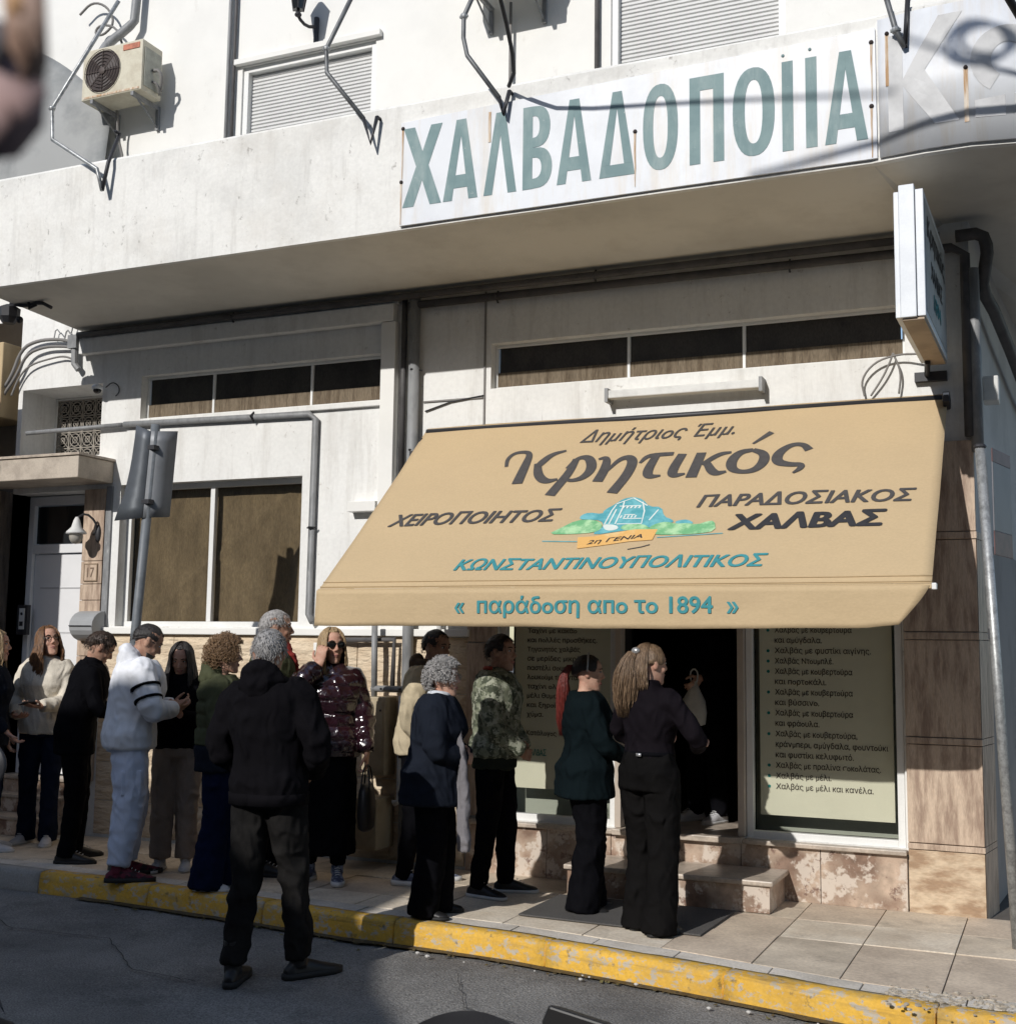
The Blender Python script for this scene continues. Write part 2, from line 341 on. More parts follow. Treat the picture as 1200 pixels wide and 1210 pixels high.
def kstone(seg, yellow):
    if len(seg) < 2: return
    b = B(); rings = []
    for i, (x, y) in enumerate(seg):
        q = seg[min(i+1, len(seg)-1)]; p = seg[max(i-1, 0)]; t = Vector((q[0]-p[0], q[1]-p[1], 0)).normalized(); n_ = Vector((-t.y, t.x, 0))
        e = Vector((x, y, 0))
        if i == 0: e += t*.007
        if i == len(seg)-1: e -= t*.007
        w = lambda a, z, s: e+n_*(a+.004*noise.noise(Vector((x*7, y*7, s))))+Vector((0, 0, z+.004*noise.noise(Vector((x*5, y*5, s+9)))))
        rings.append([w(-.004, ROADZ-.05, 1), w(0, ROADZ+.02, 2), w(.006, -.035, 3), w(.016, -.006, 4), w(.035, .004, 5), w(.09, .006, 6), w(.14, .002, 7), w(.14, -.2, 8)])
    b.loft(rings); obj('kerb_stone', b, ky if yellow else kg, kb, smooth=True)
last = None
for p in pts:
    if last: acc += math.hypot(p[0]-last[0], p[1]-last[1])
    seg.append(p) if seg[-1] != p else None
    if acc > .98:
        kstone(seg, -7.0 < seg[0][0] < -.55); seg = [p]; acc = 0
    last = p
kstone(seg, False)
# gutter dirt and litter
gd = B()
for i in range(260):
    x = rnd.uniform(-6, .2); y = kerb_y(x)-abs(rnd.gauss(0, .06))-.01; r_ = rnd.uniform(.006, .02); z = ROADZ+.006
    a = rnd.uniform(0, 6.3); P = [(x+r_*math.cos(a+k*1.57)*(1 if k % 2 else .6), y+r_*math.sin(a+k*1.57), z+rnd.uniform(0, .012)) for k in range(4)]
    gd.add(P, [(0, 1, 2, 3)])
obj('leaf_litter', gd, mat('dry_leaf', (.10, .07, .03), .9, col2=(.16, .14, .05), vs=9), kind='stuff', label='dry leaves and dirt lying in the gutter by the kerb')
ds = B(); prev = None; top = []; bot = []
for i in range(90):
    x = -6.2+i*.07; y = kerb_y(x); top.append((x, y+.004)); bot.append((x, y-.05-.05*abs(noise.noise(Vector((x*2.2, 1, 1))))-.02*noise.noise(Vector((x*9, 2, 1)))))
vs = [(a, b_, ROADZ+.0155) for a, b_ in top]+[(a, b_, ROADZ+.013) for a, b_ in bot]
ds.add(vs, [(i, 90+i, 91+i, i+1) for i in range(89)])
obj('gutter_dirt', ds, mat('damp_dirt', (.10, .078, .045), .6, col2=(.055, .042, .028), vs=9, bump=.5, fine=.3), kind='stuff', label='damp brown dirt strip in the gutter below the kerb')
pb2 = B()
for i in range(16):
    x = rnd.uniform(-3.6, .1); y = kerb_y(x)-rnd.uniform(.02, .22); r_ = rnd.uniform(.006, .017)
    pb2.ell((x, y, ROADZ+r_*.5+.012), (r_, r_*.8, r_*.6), 6, 4)
obj('white_pebbles', pb2, mat('pebble', (.55, .53, .5), .8), kind='stuff', label='small pale stones scattered along the gutter')
rubble = B()
for i in range(420):
    x = rnd.uniform(-.8, .35); y = -2.06+rnd.gauss(0, .09); r_ = rnd.uniform(.005, .019)
    rubble.ell((x, y, .002), (r_, r_*rnd.uniform(.6, 1), r_*.45), 5, 3)
obj('broken_concrete', rubble, mat('rubble', (.44, .39, .32), .9, col2=(.28, .24, .19), vs=20, bump=.6), kind='stuff', label='broken pale concrete patch at the kerb corner')

ck = B()
for P in ([(-6.6, -2.1), (-5.9, -2.45), (-5.2, -2.4), (-4.6, -2.9), (-4.1, -2.95)], [(-5.9, -2.45), (-5.7, -3.0), (-5.2, -3.5)], [(-3.0, -2.2), (-2.7, -2.75), (-2.1, -3.0), (-1.7, -3.5)]):
    Q = []
    for (a, b_), (c_, d_2) in zip(P, P[1:]):
        for k in range(10): t = k/10; Q.append((a+(c_-a)*t+.03*noise.noise(Vector((a*3+k*.5, t*4, 1))), b_+(d_2-b_)*t+.03*noise.noise(Vector((a*3+k*.6, t*4, 7)))))
    n0 = len(ck.v)
    for k, (x, y) in enumerate(Q): w = .003+.003*abs(noise.noise(Vector((x*4, y*4, 2)))); ck.v += [(x, y-w, ROADZ+.0145), (x, y+w, ROADZ+.0145)]
    ck.f += [(n0+2*k, n0+2*k+2, n0+2*k+3, n0+2*k+1) for k in range(len(Q)-1)]
obj('road_crack', ck, mat('crack_dark', (.05, .048, .045), .95), kind='stuff', label='thin dark cracks in the asphalt near the kerb')
# ---------------------------------------------------------------- building on the corner
bld = thing('apartment_building', 'white corner building with balcony slab, shuttered windows and a shop on the ground floor', 'building')
TR_L = (-7.21, -4.76, 3.55, 3.93); TR_R = (-3.87, -.86, 3.57, 3.92); WIN = (-7.38, -5.53, 1.76, 2.98); GR = (-8.57, -7.64, 3.26, 3.90)
DOOR = (-8.78, -7.76, .30, 2.95); SHL = (-3.78, -2.85, .41, 2.95); SHD = (-2.85, -1.95, .30, 2.95); SHR = (-1.95, -.92, .41, 2.95)
SHOP = (-3.78, -.92, .38, 2.95)
obj('wall', wall_open(-8.62, -.45, -.1, 4.56, [(*TR_L, .16), (*TR_R, .16), (*WIN, .17), (GR[0], GR[1], GR[2], GR[3], .50), (-8.62, DOOR[1], -.1, DOOR[3], .32), (*SHOP, .2)]), plaster, bld)
obj('wall', wall_open(-12, -.45, 4.56, 9.5, [(-6.27, -4.95, 5.0, 6.57, .16), (-2.92, -1.62, 5.0, 6.75, .16)]), plaster_up, bld)
# rough upper side of the corner: the side-street wall leans off a few degrees
sx = lambda y: -.45+.078*y
sw = B(); sw.add([(sx(0), 0, -.1), (sx(25), 25, -.1), (sx(25), 25, 9.5), (sx(0), 0, 9.5)], [(0, 1, 2, 3)])
obj('side_wall', sw, mat('side_plaster', (.62, .60, .57), .9, var=.15, vs=2, bump=.2, bs=12), bld)
sb = B(); sb.add([(sx(.35)+.012, .35, 0), (sx(25)+.012, 25, 0), (sx(25)+.012, 25, 2.35), (sx(.35)+.012, .35, 2.35), (sx(.35), .35, 0), (sx(.35), .35, 2.35), (sx(25), 25, 2.35)], [(0, 1, 2, 3), (4, 0, 3, 5), (3, 2, 6, 5)])
obj('side_dado', sb, wallgrey, bld)
# slab, soffit and parapet with the rounded corner
edge = [(-7.9, -1.2), (-.9, -1.2), (-.6, -1.24), (-.35, -1.245), (-.1, -1.2), (.2, -1.06), (.45, -.82), (.62, -.5), (.72, -.1), (.8, .5), (1.4, 8), (2.8, 25)]
back = [(sx(25)-.2, 25), (sx(0)-.2, .2), (-7.9, .2)]
SZ = 4.447
def sofz(y): return SZ+(y+1.2)*-.06 if y < 0 else 4.375
so = B(); pl = edge+back; n_ = len(pl)
so.add([(x, y, sofz(y)) for x, y in edge]+[(x, y, 4.375) for x, y in back]+[(x, y, 4.60) for x, y in pl], [tuple(range(n_-1, -1, -1)), tuple(range(n_, 2*n_))]+[(i, (i+1) % n_, n_+(i+1) % n_, n_+i) for i in range(n_)])
obj('balcony_slab', so, soffit_m, bld)
def dens(pl, st=.25):
    out = []
    for (a, b_), (c, d) in zip(pl, pl[1:]):
        k = max(1, int(math.hypot(c-a, d-b_)/st)); out += [(a+(c-a)*i/k, b_+(d-b_)*i/k) for i in range(k)]
    return out+[pl[-1]]
de = dens(edge[:-2]+[(1.4, 8)])
rings = []
for i, (x, y) in enumerate(de):
    p, q = de[max(0, i-1)], de[min(len(de)-1, i+1)]; t = Vector((q[0]-p[0], q[1]-p[1], 0)).normalized(); nn = Vector((t.y, -t.x, 0)); e = Vector((x, y, 0))
    j = lambda s: .006*noise.noise(Vector((x*1.3, y*1.3, s)))
    rings.append([e+nn*(.004+j(1))+Vector((0, 0, SZ-.004)), e+nn*(.006+j(2))+Vector((0, 0, 4.9)), e+nn*(.004+j(3))+Vector((0, 0, 5.325)), e+nn*(-.012)+Vector((0, 0, 5.345+j(4))), e+nn*(-.13)+Vector((0, 0, 5.345+j(5))), e+nn*(-.14)+Vector((0, 0, 4.61)), e+nn*(-.05)+Vector((0, 0, SZ-.002))])
pa = B(); pa.loft(rings); obj('balcony_parapet', pa, parapet_m, bld)
# cornice trunking, ledges and cable duct on the shaded strip
cd = B(); cd.box(-7.86, -4.68, -.085, -.001, 4.16, 4.30); cd.box(-7.86, -4.66, -.055, -.002, 4.302, 4.345)
obj('cornice', cd, plaster, bld, bev=.006)
du = B(); du.box(-4.79, -4.665, -.075, -.001, 2.2, 4.155); obj('cable_duct', du, plaster_up, bld, bev=.004)
le = B(); le.box(-7.22, -4.80, -.035, -.001, 3.50, 3.545); obj('window_ledge', le, plaster, bld, bev=.006)
le = B(); le.box(-5.05, -4.80, -.09, -.001, 2.66, 2.74); obj('ledge_box', le, plaster_up, bld, bev=.004)
jl = B(); jl.box(-3.925, -3.912, -.012, -.001, 3.0, 4.33); jl.box(-4.44, -3.93, -.012, -.001, 3.50, 3.512); obj('thin_conduit', jl, cable_g, bld)
# sunlit rail course between left bay and shop bay
def window(name, o, y, mullions, frame, fw=.045, glassm=None, back=None, backy=.06, sill=None, label=None, dp=.05):
    b = B(); x0, x1, z0, z1 = o
    b.box(x0+.001, x1-.001, y-dp/2, y+dp/2, z0+.001, z0+fw); b.box(x0+.001, x1-.001, y-dp/2, y+dp/2, z1-fw, z1-.001)
    for x in [x0+.001, x1-fw-.001]+[m_-fw/2 for m_ in mullions]: b.box(x, x+fw, y-dp/2+.003, y+dp/2-.003, z0+fw, z1-fw)
    w = obj('window', b, frame, bld, bev=.003)
    if label: w['label'] = label
    xs = [x0+fw]+list(mullions)+[x1-fw]
    for a, c in zip(xs, xs[1:]):
        pn = B(); pn.box(a+.012, c-.012, y-.004, y+.004, z0+fw-.004, z1-fw+.004); obj('pane', pn, glassm or glass, w)
    return w
w1 = window('transom', TR_L, .10, [-6.50, -5.52], white_al, .022, glassm=mat('dusty_dark_glass', (.045, .039, .032), .3, col2=(.028, .024, .02), vs=2.5, stretch=(2, 2, 1), fine=.3, fs=60, spec=.3), label='narrow white framed transom window of three dusty panes')
w2 = window('transom', TR_R, .10, [-2.80, -1.95], white_al, .022, glassm=MATS['dusty_dark_glass'], label='long transom window above the awning')
for o_, w in ((TR_L, w1), (TR_R, w2)):
    sm = B(); sm.box(o_[0]+.02, o_[1]-.02, .085, .09, o_[2]+.02, o_[2]+.135); obj('sunlit_mesh_strip', sm, meshm, w)  # mesh strip coloured paler than the panes to carry their sunlit lower band
w3 = window('shop_window', WIN, .12, [-6.48], white_al, .045, label='large window papered over with creased brown kraft paper')
kp = B()
ky0 = .19
def sheet(poly): kp.add([(x, ky0+.012*noise.noise(Vector((x*3, z*3, 1))), z) for x, z in poly], [tuple(range(len(poly)))])
nx, nz = 44, 30
X = lambda i: -7.36+i*(7.36-5.54)/nx; Z = lambda k: 1.78+k*(2.97-1.78)/nz
f = lambda x, z: ky0+.010*noise.noise(Vector((x*2, z*2, 1)))-.016*math.exp(-((x+6.48)*.72-(z-2.35))**2/.0005)-.016*math.exp(-((x+6.48)*.72+(z-2.35))**2/.0005)
def quad(P): kp.add([(x, f(x, z), z) for x, z in P], [tuple(range(len(P)))])
for i in range(nx):
    for k in range(nz): quad([(X(i), Z(k)), (X(i+1), Z(k)), (X(i+1), Z(k+1)), (X(i), Z(k+1))])
bmk = kp.mesh('kraft_paper'); bm = bmesh.new(); bm.from_mesh(bmk); bmesh.ops.remove_doubles(bm, verts=bm.verts, dist=.0005); bm.to_mesh(bmk); bm.free()
obj('kraft_paper', bmk, kraft, w3, smooth=True)
dr = B(); dr.box(-7.5, -5.45, .22, 1.2, 1.6, 3.1)
dr.f = [f for i, f in enumerate(dr.f) if i != 2]; obj('dark_interior', dr, room_m, w3)
# window sill, split stone dado and its stones
sl = B(); sl.box(-7.52, -4.0, -.055, -.001, 1.695, 1.75); obj('sill', sl, plaster_up, bld, bev=.006)
xx = -7.50; row = 0
for z0, z1 in ((.02, .30), (.30, .62), (.62, .94), (.94, 1.27), (1.27, 1.692)):
    x = -7.50; k = 0
    while x < -4.02:
        L_ = rnd.uniform(.55, .95); e = min(x+L_, -4.02)
        if -4.02-e < .25: e = -4.02
        if z0 < .1 and x < -7.0: pass
        b = B(); d = rnd.uniform(.018, .03); nn_ = max(2, int((e-x)/.07)); kk = 5
        vs = []
        for q in range(kk+1):
            for i in range(nn_+1):
                px = x+.003+(e-x-.006)*i/nn_; pz = z0+.003+(z1-z0-.006)*q/kk; ed = i in (0, nn_) or q in (0, kk)
                vs.append((px, -(d*.45 if ed else d+.012*noise.noise(Vector((px*5, pz*16, 4)))), pz))
        nb_ = len(vs); fs = [(q*(nn_+1)+i, q*(nn_+1)+i+1, (q+1)*(nn_+1)+i+1, (q+1)*(nn_+1)+i) for q in range(kk) for i in range(nn_)]
        rim = [i for i in range(nn_+1)]+[(q+1)*(nn_+1)-1 for q in range(1, kk+1)]+[kk*(nn_+1)+i for i in range(nn_-1, -1, -1)]+[q*(nn_+1) for q in range(kk-1, 0, -1)]
        b.add(vs+[(vs[i][0], -.001, vs[i][2]) for i in rim], fs+[(rim[i], nb_+i, nb_+(i+1) % len(rim), rim[(i+1) % len(rim)]) for i in range(len(rim))])
        obj('stone_block', b, splitst, bld); x = e
# marble base under the shop windows, sill stones
x_ = -4.0
for a, c in ((-3.99, -3.2), (-3.2, -2.95), (-1.60, -.905)): pass
mb_ = [(-4.0, -3.36), (-3.36, -2.88), (-2.88, -2.42), (-2.42, -1.97), (-1.97, -1.45), (-1.45, -.91)]
for a, c in mb_:
    b = B(); b.box(a+.002, c-.002, -.045, -.001, 0, .345 if c > -1.96 or c < -2.8 else .34); obj('marble_panel', b, marble, bld, bev=.003)
for a, c in ((-4.0, -2.86), (-1.95, -.91)):
    b = B(); b.box(a, c, -.085, -.002, .347, .377); obj('sill_stone', b, marble_top, bld, bev=.006)
b = B(); b.box(-2.858, -1.952, -.10, .6, .345, .385); obj('threshold', b, marble_top, bld, bev=.006)
# stone pier on the corner: travertine tiles
pr = [(-.012, .385, trav_h, .030), (.39, .425, trav, .042), (.43, 1.04, trav, .030), (1.045, 1.085, trav, .036), (1.09, 1.70, trav, .030), (1.705, 1.75, trav, .036), (1.755, 2.34, trav, .030), (2.345, 2.39, trav, .036), (2.395, 2.98, trav, .030)]
for z0, z1, mm, d in pr:
    b = B(); b.box(-.905, -.452+.004*(d > .033), -d, -.001, z0, z1); obj('travertine_tile', b, mm, bld, bev=.003)
for z0, z1, mm, d in pr[:-1]:
    b = B(); b.add([(-.449, -.03, z0), (sx(.33)+.03, .33, z0), (sx(.33)+.03, .33, z1), (-.449, -.03, z1), (-.47, -.002, z0), (sx(.33), .33, z0), (sx(.33), .33, z1), (-.47, -.002, z1)], [(0, 1, 2, 3), (3, 2, 6, 7), (0, 4, 5, 1), (1, 5, 6, 2)])
    obj('travertine_tile', b, trav, bld)
for z0, z1 in ((.40, 1.02), (1.03, 1.65), (1.66, 2.28), (2.29, 2.94)):
    b = B(); b.box(-4.02, -3.785, -.03, -.001, z0, z1); obj('travertine_tile', b, trav, bld, bev=.003)
# shopfront
def frame(o, y, fw, m_, nm='window', open_=False, dp=.06):
    x0, x1, z0, z1 = o; b = B()
    b.box(x0, x0+fw, y-dp/2, y+dp/2, z0, z1); b.box(x1-fw, x1, y-dp/2, y+dp/2, z0, z1); b.box(x0+fw, x1-fw, y-dp/2, y+dp/2, z1-fw, z1-.001)
    if not open_: b.box(x0+fw, x1-fw, y-dp/2, y+dp/2, z0, z0+fw)
    return obj(nm, b, m_, bld, bev=.003)
tan_al = mat('beige_aluminium', (.50, .43, .36), .45, var=.1)
wl = frame((-3.775, -2.865, .379, 2.94), .06, .05, white_al); wr = frame((-1.945, -.925, .379, 2.94), .06, .045, white_al)
for w, o_ in ((wl, (-3.725, -2.915)), (wr, (-1.90, -.97))):
    b = B(); b.box(o_[0], o_[1], .055, .063, .429, 2.89); obj('pane', b, glass, w)
    b = B(); b.box(o_[0]-.04, o_[1]+.04, .30, .33, .385, 2.93); obj('display_board', b, mat('board_green_grey', (.44, .47, .38), .8, var=.1), w)
    b = B(); b.box(o_[0]-.04, o_[1]+.04, .1, .3, .381, .40); obj('display_floor', b, mat('display_floor', (.07, .06, .05), .7), w)
dfm = frame((-2.862, -1.948, .386, 2.94), .02, .045, tan_al, 'door_frame', True, .09)
# dark shop room behind the doorway
rm = B()
rm.box(-3.8, -.9, .34, 4.5, .30, 3.0); rm.f = [f for i, f in enumerate(rm.f) if i not in (0, 1, 2)]
rm.add([(-3.8, .2, 3.0), (-.9, .2, 3.0), (-.9, 4.5, 3.0), (-3.8, 4.5, 3.0)], [(0, 1, 2, 3)])
rm.add([(-2.86, .18, .38), (-2.86, .36, .38), (-2.86, .36, 3), (-2.86, .18, 3)], [(0, 1, 2, 3)]); rm.add([(-1.95, .18, .38), (-1.95, .36, .38), (-1.95, .36, 3), (-1.95, .18, 3)], [(0, 3, 2, 1)])
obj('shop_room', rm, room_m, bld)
b = B(); b.box(-3.8, -.9, .601, 4.5, .33, .383); obj('shop_floor', b, roomfloor, bld)
# steps in front of the door
st = thing('doorstep', 'single marble step with polished tread below the shop doorway', 'step', (-2.3, -.3, 0))
b = B(); b.box(-3.02, -1.68, -.52, -.048, .001, .165); obj('riser', b, marble, st, bev=.003)
b = B(); b.box(-3.04, -1.655, -.545, -.047, .167, .20); obj('tread', b, marble_top, st, bev=.008)
# travertine framing of the left entrance
for z0, z1 in ((.45, .98), (.985, 1.50), (1.505, 1.98), (1.985, 2.12), (2.125, 2.32), (2.325, 2.95)):
    b = B(); b.box(-7.755, -7.525, -.03, -.001, z0, z1); obj('travertine_tile', b, trav, bld, bev=.003)
b = B(); b.box(-7.52, -7.46, -.02, -.001, 1.76, 2.97); obj('pilaster_strip', b, pipe_g, bld)
# house number plate
npl = B(); npl.box(-7.705, -7.575, -.038, -.0305, 2.155, 2.29); hn = obj('house_number', npl, trav, label='small stone plate reading 17 beside the white door', category='number plate')
fr_ = B(); fr_.box(-7.715, -7.565, -.040, -.0302, 2.145, 2.155); fr_.box(-7.715, -7.565, -.040, -.0302, 2.29, 2.30); fr_.box(-7.715, -7.705, -.040, -.0302, 2.155, 2.29); fr_.box(-7.575, -7.565, -.040, -.0302, 2.155, 2.29); obj('rim', fr_, mat('plate_rim', (.25, .18, .12), .7), hn)
text('digits', '17', (-7.675, -.0395, 2.18), (1, 0, 0), (0, 0, 1), .075, .085, mat('plate_ink', (.2, .14, .1), .8), hn, bold=.01)
# door
dw = mat('white_door', (.74, .74, .75), .45, var=.04)
df = B(); df.box(-8.60, -8.54, .19, .27, .45, 2.94); df.box(-7.83, -7.762, .19, .27, .45, 2.94); df.box(-8.54, -7.83, .19, .27, 2.86, 2.94); df.box(-8.54, -7.83, .192, .268, 2.42, 2.50)
dd = obj('entrance_door', df, dw, bld, bev=.004)
b = B(); b.box(-8.53, -7.84, .225, .235, 2.51, 2.85); obj('pane', b, dkglass, dd)
b = B(); b.box(-8.53, -7.835, .22, .25, .46, 2.41); lf = obj('door_leaf', b, dw, dd, bev=.004)
b = B()
for z in (.9, 1.3, 1.7, 2.1):
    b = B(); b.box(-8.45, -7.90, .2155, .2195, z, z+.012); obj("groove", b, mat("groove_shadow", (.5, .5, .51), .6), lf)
b = B(); b.tube([(-7.93, .19, 1.32), (-7.93, .19, 1.62)], .012, 8); b.box(-7.94, -7.92, .19, .22, 1.34, 1.36); b.box(-7.94, -7.92, .19, .22, 1.58, 1.60); obj('handle', b, galv, lf)
for k, (y0, z1) in enumerate(((-.34, .16), (-.12, .31), (.02, .45))):
    b = B(); b.box(-9.6, -7.76, y0, .19, z1-.15 if k else .001, z1-.03); obj('step', b, marble, bld, bev=.004)
    b = B(); b.box(-9.6, -7.74, y0-.02, .19, z1-.029, z1); obj('step_tread', b, marble_top, bld, bev=.005)
# canopy above the door
cn = B(); cn.box(-10, -7.47, -.43, -.001, 2.995, 3.185); obj('door_canopy', cn, mat('canopy_stone', (.52, .45, .37), .7, col2=(.40, .34, .28), vs=5, fine=.1), bld, bev=.008)
cn = B(); cn.box(-10, -7.455, -.445, -.001, 3.187, 3.21); obj('canopy_cap', cn, marble_top, bld, bev=.003)
# grille window with ornamental iron squares
GY = .42
gw = B(); gw.box(-8.565, -8.545, GY-.01, GY+.06, 3.265, 3.895); gw.box(-8.54, -7.645, GY, GY+.04, 3.87, 3.895)
g1 = obj('grille_window', gw, plaster_up, bld)
b = B(); b.box(-8.56, -7.645, GY+.065, GY+.072, 3.265, 3.895); obj('pane', b, dkglass, g1)
gi = B(); cw, ch = .90/6, .60/4
iron = mat('pale_iron', (.30, .27, .23), .6, var=.3, vs=20)
for i in range(7): gi.box(-8.545+i*cw-.006, -8.545+i*cw+.006, GY-.005, GY+.005, 3.27, 3.87)
for k in range(5): gi.box(-8.545, -7.65, GY-.007, GY+.003, 3.27+k*ch-.005, 3.27+k*ch+.005)
for i in range(6):
    for k in range(4):
        cx, cz = -8.545+(i+.5)*cw, 3.27+(k+.5)*ch
        for r_ in (.060, .028): gi.tube([(cx+r_*math.cos(a*math.pi/6), GY-.002, cz+r_*math.sin(a*math.pi/6)) for a in range(13)], .006, 5, cap=False)
        for sx_, sz_ in ((1, 1), (1, -1)): gi.tube([(cx-cw*.48*sx_, GY, cz-ch*.48*sz_), (cx+cw*.48*sx_, GY, cz+ch*.48*sz_)], .005, 5)
obj('iron_grille', gi, iron, g1, kind='stuff')
# upper floor shutters
def shutter(x0, x1, z0, z1, label):
    f = B(); fw = .05
    f.box(x0, x0+fw, .02, .10, z0, z1); f.box(x1-fw, x1, .02, .10, z0, z1); f.box(x0+fw, x1-fw, .02, .10, z1-fw, z1)
    w = obj('window', f, white_al, bld, bev=.003, label=label)
    s = B(); z = z0+.01; yy = []
    prof = []
    while z < z1-fw: prof += [(.088, z), (.074, z+.006), (.074, z+.024), (.088, z+.029)]; z += .032
    s.add([(x0+fw, y, q) for y, q in prof]+[(x1-fw, y, q) for y, q in prof], [(i, len(prof)+i, len(prof)+i+1, i+1) for i in range(len(prof)-1)])
    obj('shutter_slats', s, shutter_m, w, kind='stuff')
    h = B(); h.box(x0-.06, x1+.06, -.05, -.001, z1+.01, z1+.06); obj('window_hood', h, plaster_up, w, bev=.004)
shutter(-6.27, -4.95, 5.0, 6.57, 'upper window with its pale roller shutter down, left one')
shutter(-2.92, -1.62, 5.0, 6.75, 'upper window with its pale roller shutter down, right one')
# neighbouring annexe on the left
nb = thing('neighbour_house', 'grey shaded house with a beige balcony edge at the left edge', 'building', (-10, 0, 0))
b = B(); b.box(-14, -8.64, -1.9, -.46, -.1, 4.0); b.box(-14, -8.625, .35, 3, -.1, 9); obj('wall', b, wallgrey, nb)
b = B(); b.box(-12, -8.80, -.44, .3, -.1, 2.99); obj('pier', b, trav, nb)
b = B(); b.box(-12, -8.74, -.1, .3, 3.65, 4.35); obj('balcony_edge', b, mat('beige_board', (.55, .42, .25), .8), nb, bev=.01)
# opposite side of the street (behind the camera): a low house whose roof line throws the shade over the left of
# the queue, plus taller unseen houses and a rear block added to cut low sky light
opw = mat('opposite_wall', (.36, .34, .32), .9, var=.2)
for l_, cat_, P, y0, y1 in (('low house across the street with a stepped roof', 'building', [(-13.4, -.14), (-4.3, -.14), (-4.3, 4.9), (-4.75, 5.18), (-5.14, 5.41), (-5.92, 6.03), (-6.34, 6.93), (-6.5, 7.5), (-13.4, 7.5)], -19, -12.0),
    ('unseen tall plain house across the street to the right, added to block sky light', 'building', [(-.9, -.14), (30, -.14), (30, 14), (-.9, 14)], -22, -12.4), ('unseen tall plain house across the street to the left, added to block sky light', 'building', [(-60, -.14), (-13.5, -.14), (-13.5, 14), (-60, 14)], -22, -12.3),
    ('unseen long block behind the houses across the street, added to block low sky', 'building', [(-50, -.14), (30, -.14), (30, 19), (-50, 19)], -48, -38)):
    oh = thing('opposite_shade_house', l_, cat_, (P[0][0], y1, 0)); b = B(); b.prism(P, y0, y1); obj('wall', b, opw, oh)
# ---------------------------------------------------------------- shop awning
AV = Vector((0, 1.47, 1.31)); AL = AV.length; AV.normalize(); AN = Vector((0, -AV.z, AV.y)); AP = Vector((-4.4, -1.47, 1.985))
def ah(u, t):
    e = min(1, max(0, (t)/.15))
    k = u/3.8; w = (math.sin((math.hypot(3.8-u, t*1.3))*9)*math.exp(-math.hypot(3.9-u, t)*1.6)*.007+math.sin(math.hypot(u, t)*8)*math.exp(-math.hypot(u, t)*2.0)*.005)*min(1, u*3, (3.8-u)*3)
    return (.010*noise.noise(Vector((u*.8, t*1.5, 5)))+w)*e+.003*noise.noise(Vector((u*2.2, t*4, 8)))*e-.012*math.sin(math.pi*min(1, max(0, t/AL)))*(.8+.2*math.cos(k*6.3*2))
def aw(u, t, off=0): return AP+Vector((u, 0, 0))+AV*t+AN*(ah(u, t)+off)
awn = thing('shop_awning', 'large sand coloured canvas awning with Greek lettering over the shop front', 'awning', (-2.5, 0, 3.3))
b = B(); nu, nt_ = 60, 30
for j in range(nt_+1):
    for i in range(nu+1): b.v.append(aw(3.8*i/nu, AL*j/nt_))
b.f = [(j*(nu+1)+i, j*(nu+1)+i+1, (j+1)*(nu+1)+i+1, (j+1)*(nu+1)+i) for j in range(nt_) for i in range(nu)]
o = obj('canvas', b, fab, awn, smooth=True); sm_ = o.modifiers.new('thick', 'SOLIDIFY'); sm_.thickness = .002; sm_.offset = -1
def vy(x, z):
    return -1.492-.010*noise.noise(Vector((x*2.4, z*2.2, 2)))*(1.99-z)/.12-.005*noise.noise(Vector((x*8, z*3, 2)))-.030*max(0, (x+1.1)/.5)**2*(1.985-z)/.25
b = B(); nu = 70
def vx(i, q):
    x = -4.41+3.80*i/nu
    if x > -.9: x -= (x+.9)*.55*(q**1.3)
    return x
for q in range(9):
    for i in range(nu+1):
        x = vx(i, q/8); z = 1.972-(.232+.005*math.sin(x*2.2)+.006*noise.noise(Vector((x*2.6, 0, 1))))*q/8+(.03*max(0, (x+.95)/.3)*q/8 if x > -.95 else 0); b.v.append((x, vy(x, z), z))
b.f = [(j*(nu+1)+i, (j+1)*(nu+1)+i, (j+1)*(nu+1)+i+1, j*(nu+1)+i+1) for j in range(8) for i in range(nu)]
o = obj('valance', b, fab, awn, smooth=True); sm_ = o.modifiers.new('thick', 'SOLIDIFY'); sm_.thickness = .002
b = B(); b.box(-4.405, -.60, -1.488, -1.445, 1.955, 1.982); obj('front_bar', b, fab, awn, bev=.004)
for z_ in (.012, .062):
    b = B(); b.tube([aw(3.8*i/30, z_, .004) for i in range(31)], .0045, 6); obj('seam', b, fab, awn, smooth=True)
b = B(); b.box(-.60, -.575, -1.49, -1.44, 1.95, 1.985); obj('end_cap', b, white_al, awn, bev=.004)
b = B(); b.tube([(-4.39, -.03, 3.262), (-.61, -.03, 3.262)], .022, 12); obj('roller_tube', b, dark_m, awn, smooth=True)
for x in (-4.25, -.75):
    e_ = x+(.28 if x < -2 else -.28); b = B(); b.tube([(x, -.05, 3.1), (e_, -.75, 2.44)], .02, 8); b.tube([(e_, -.75, 2.44), (x, -1.43, 1.95)], .018, 8); b.ell((e_, -.75, 2.44), (.03, .03, .03)); obj('folding_arm', b, grey_al, awn, smooth=True)
b = B(); b.box(-4.47, -4.41, -.16, -.001, 3.02, 3.10); b.tube([(-4.44, -.1, 3.05), (-4.40, -.16, 3.12), (-4.40, -.1, 3.2)], .014, 6); obj('wall_bracket', b, dark_m, awn)
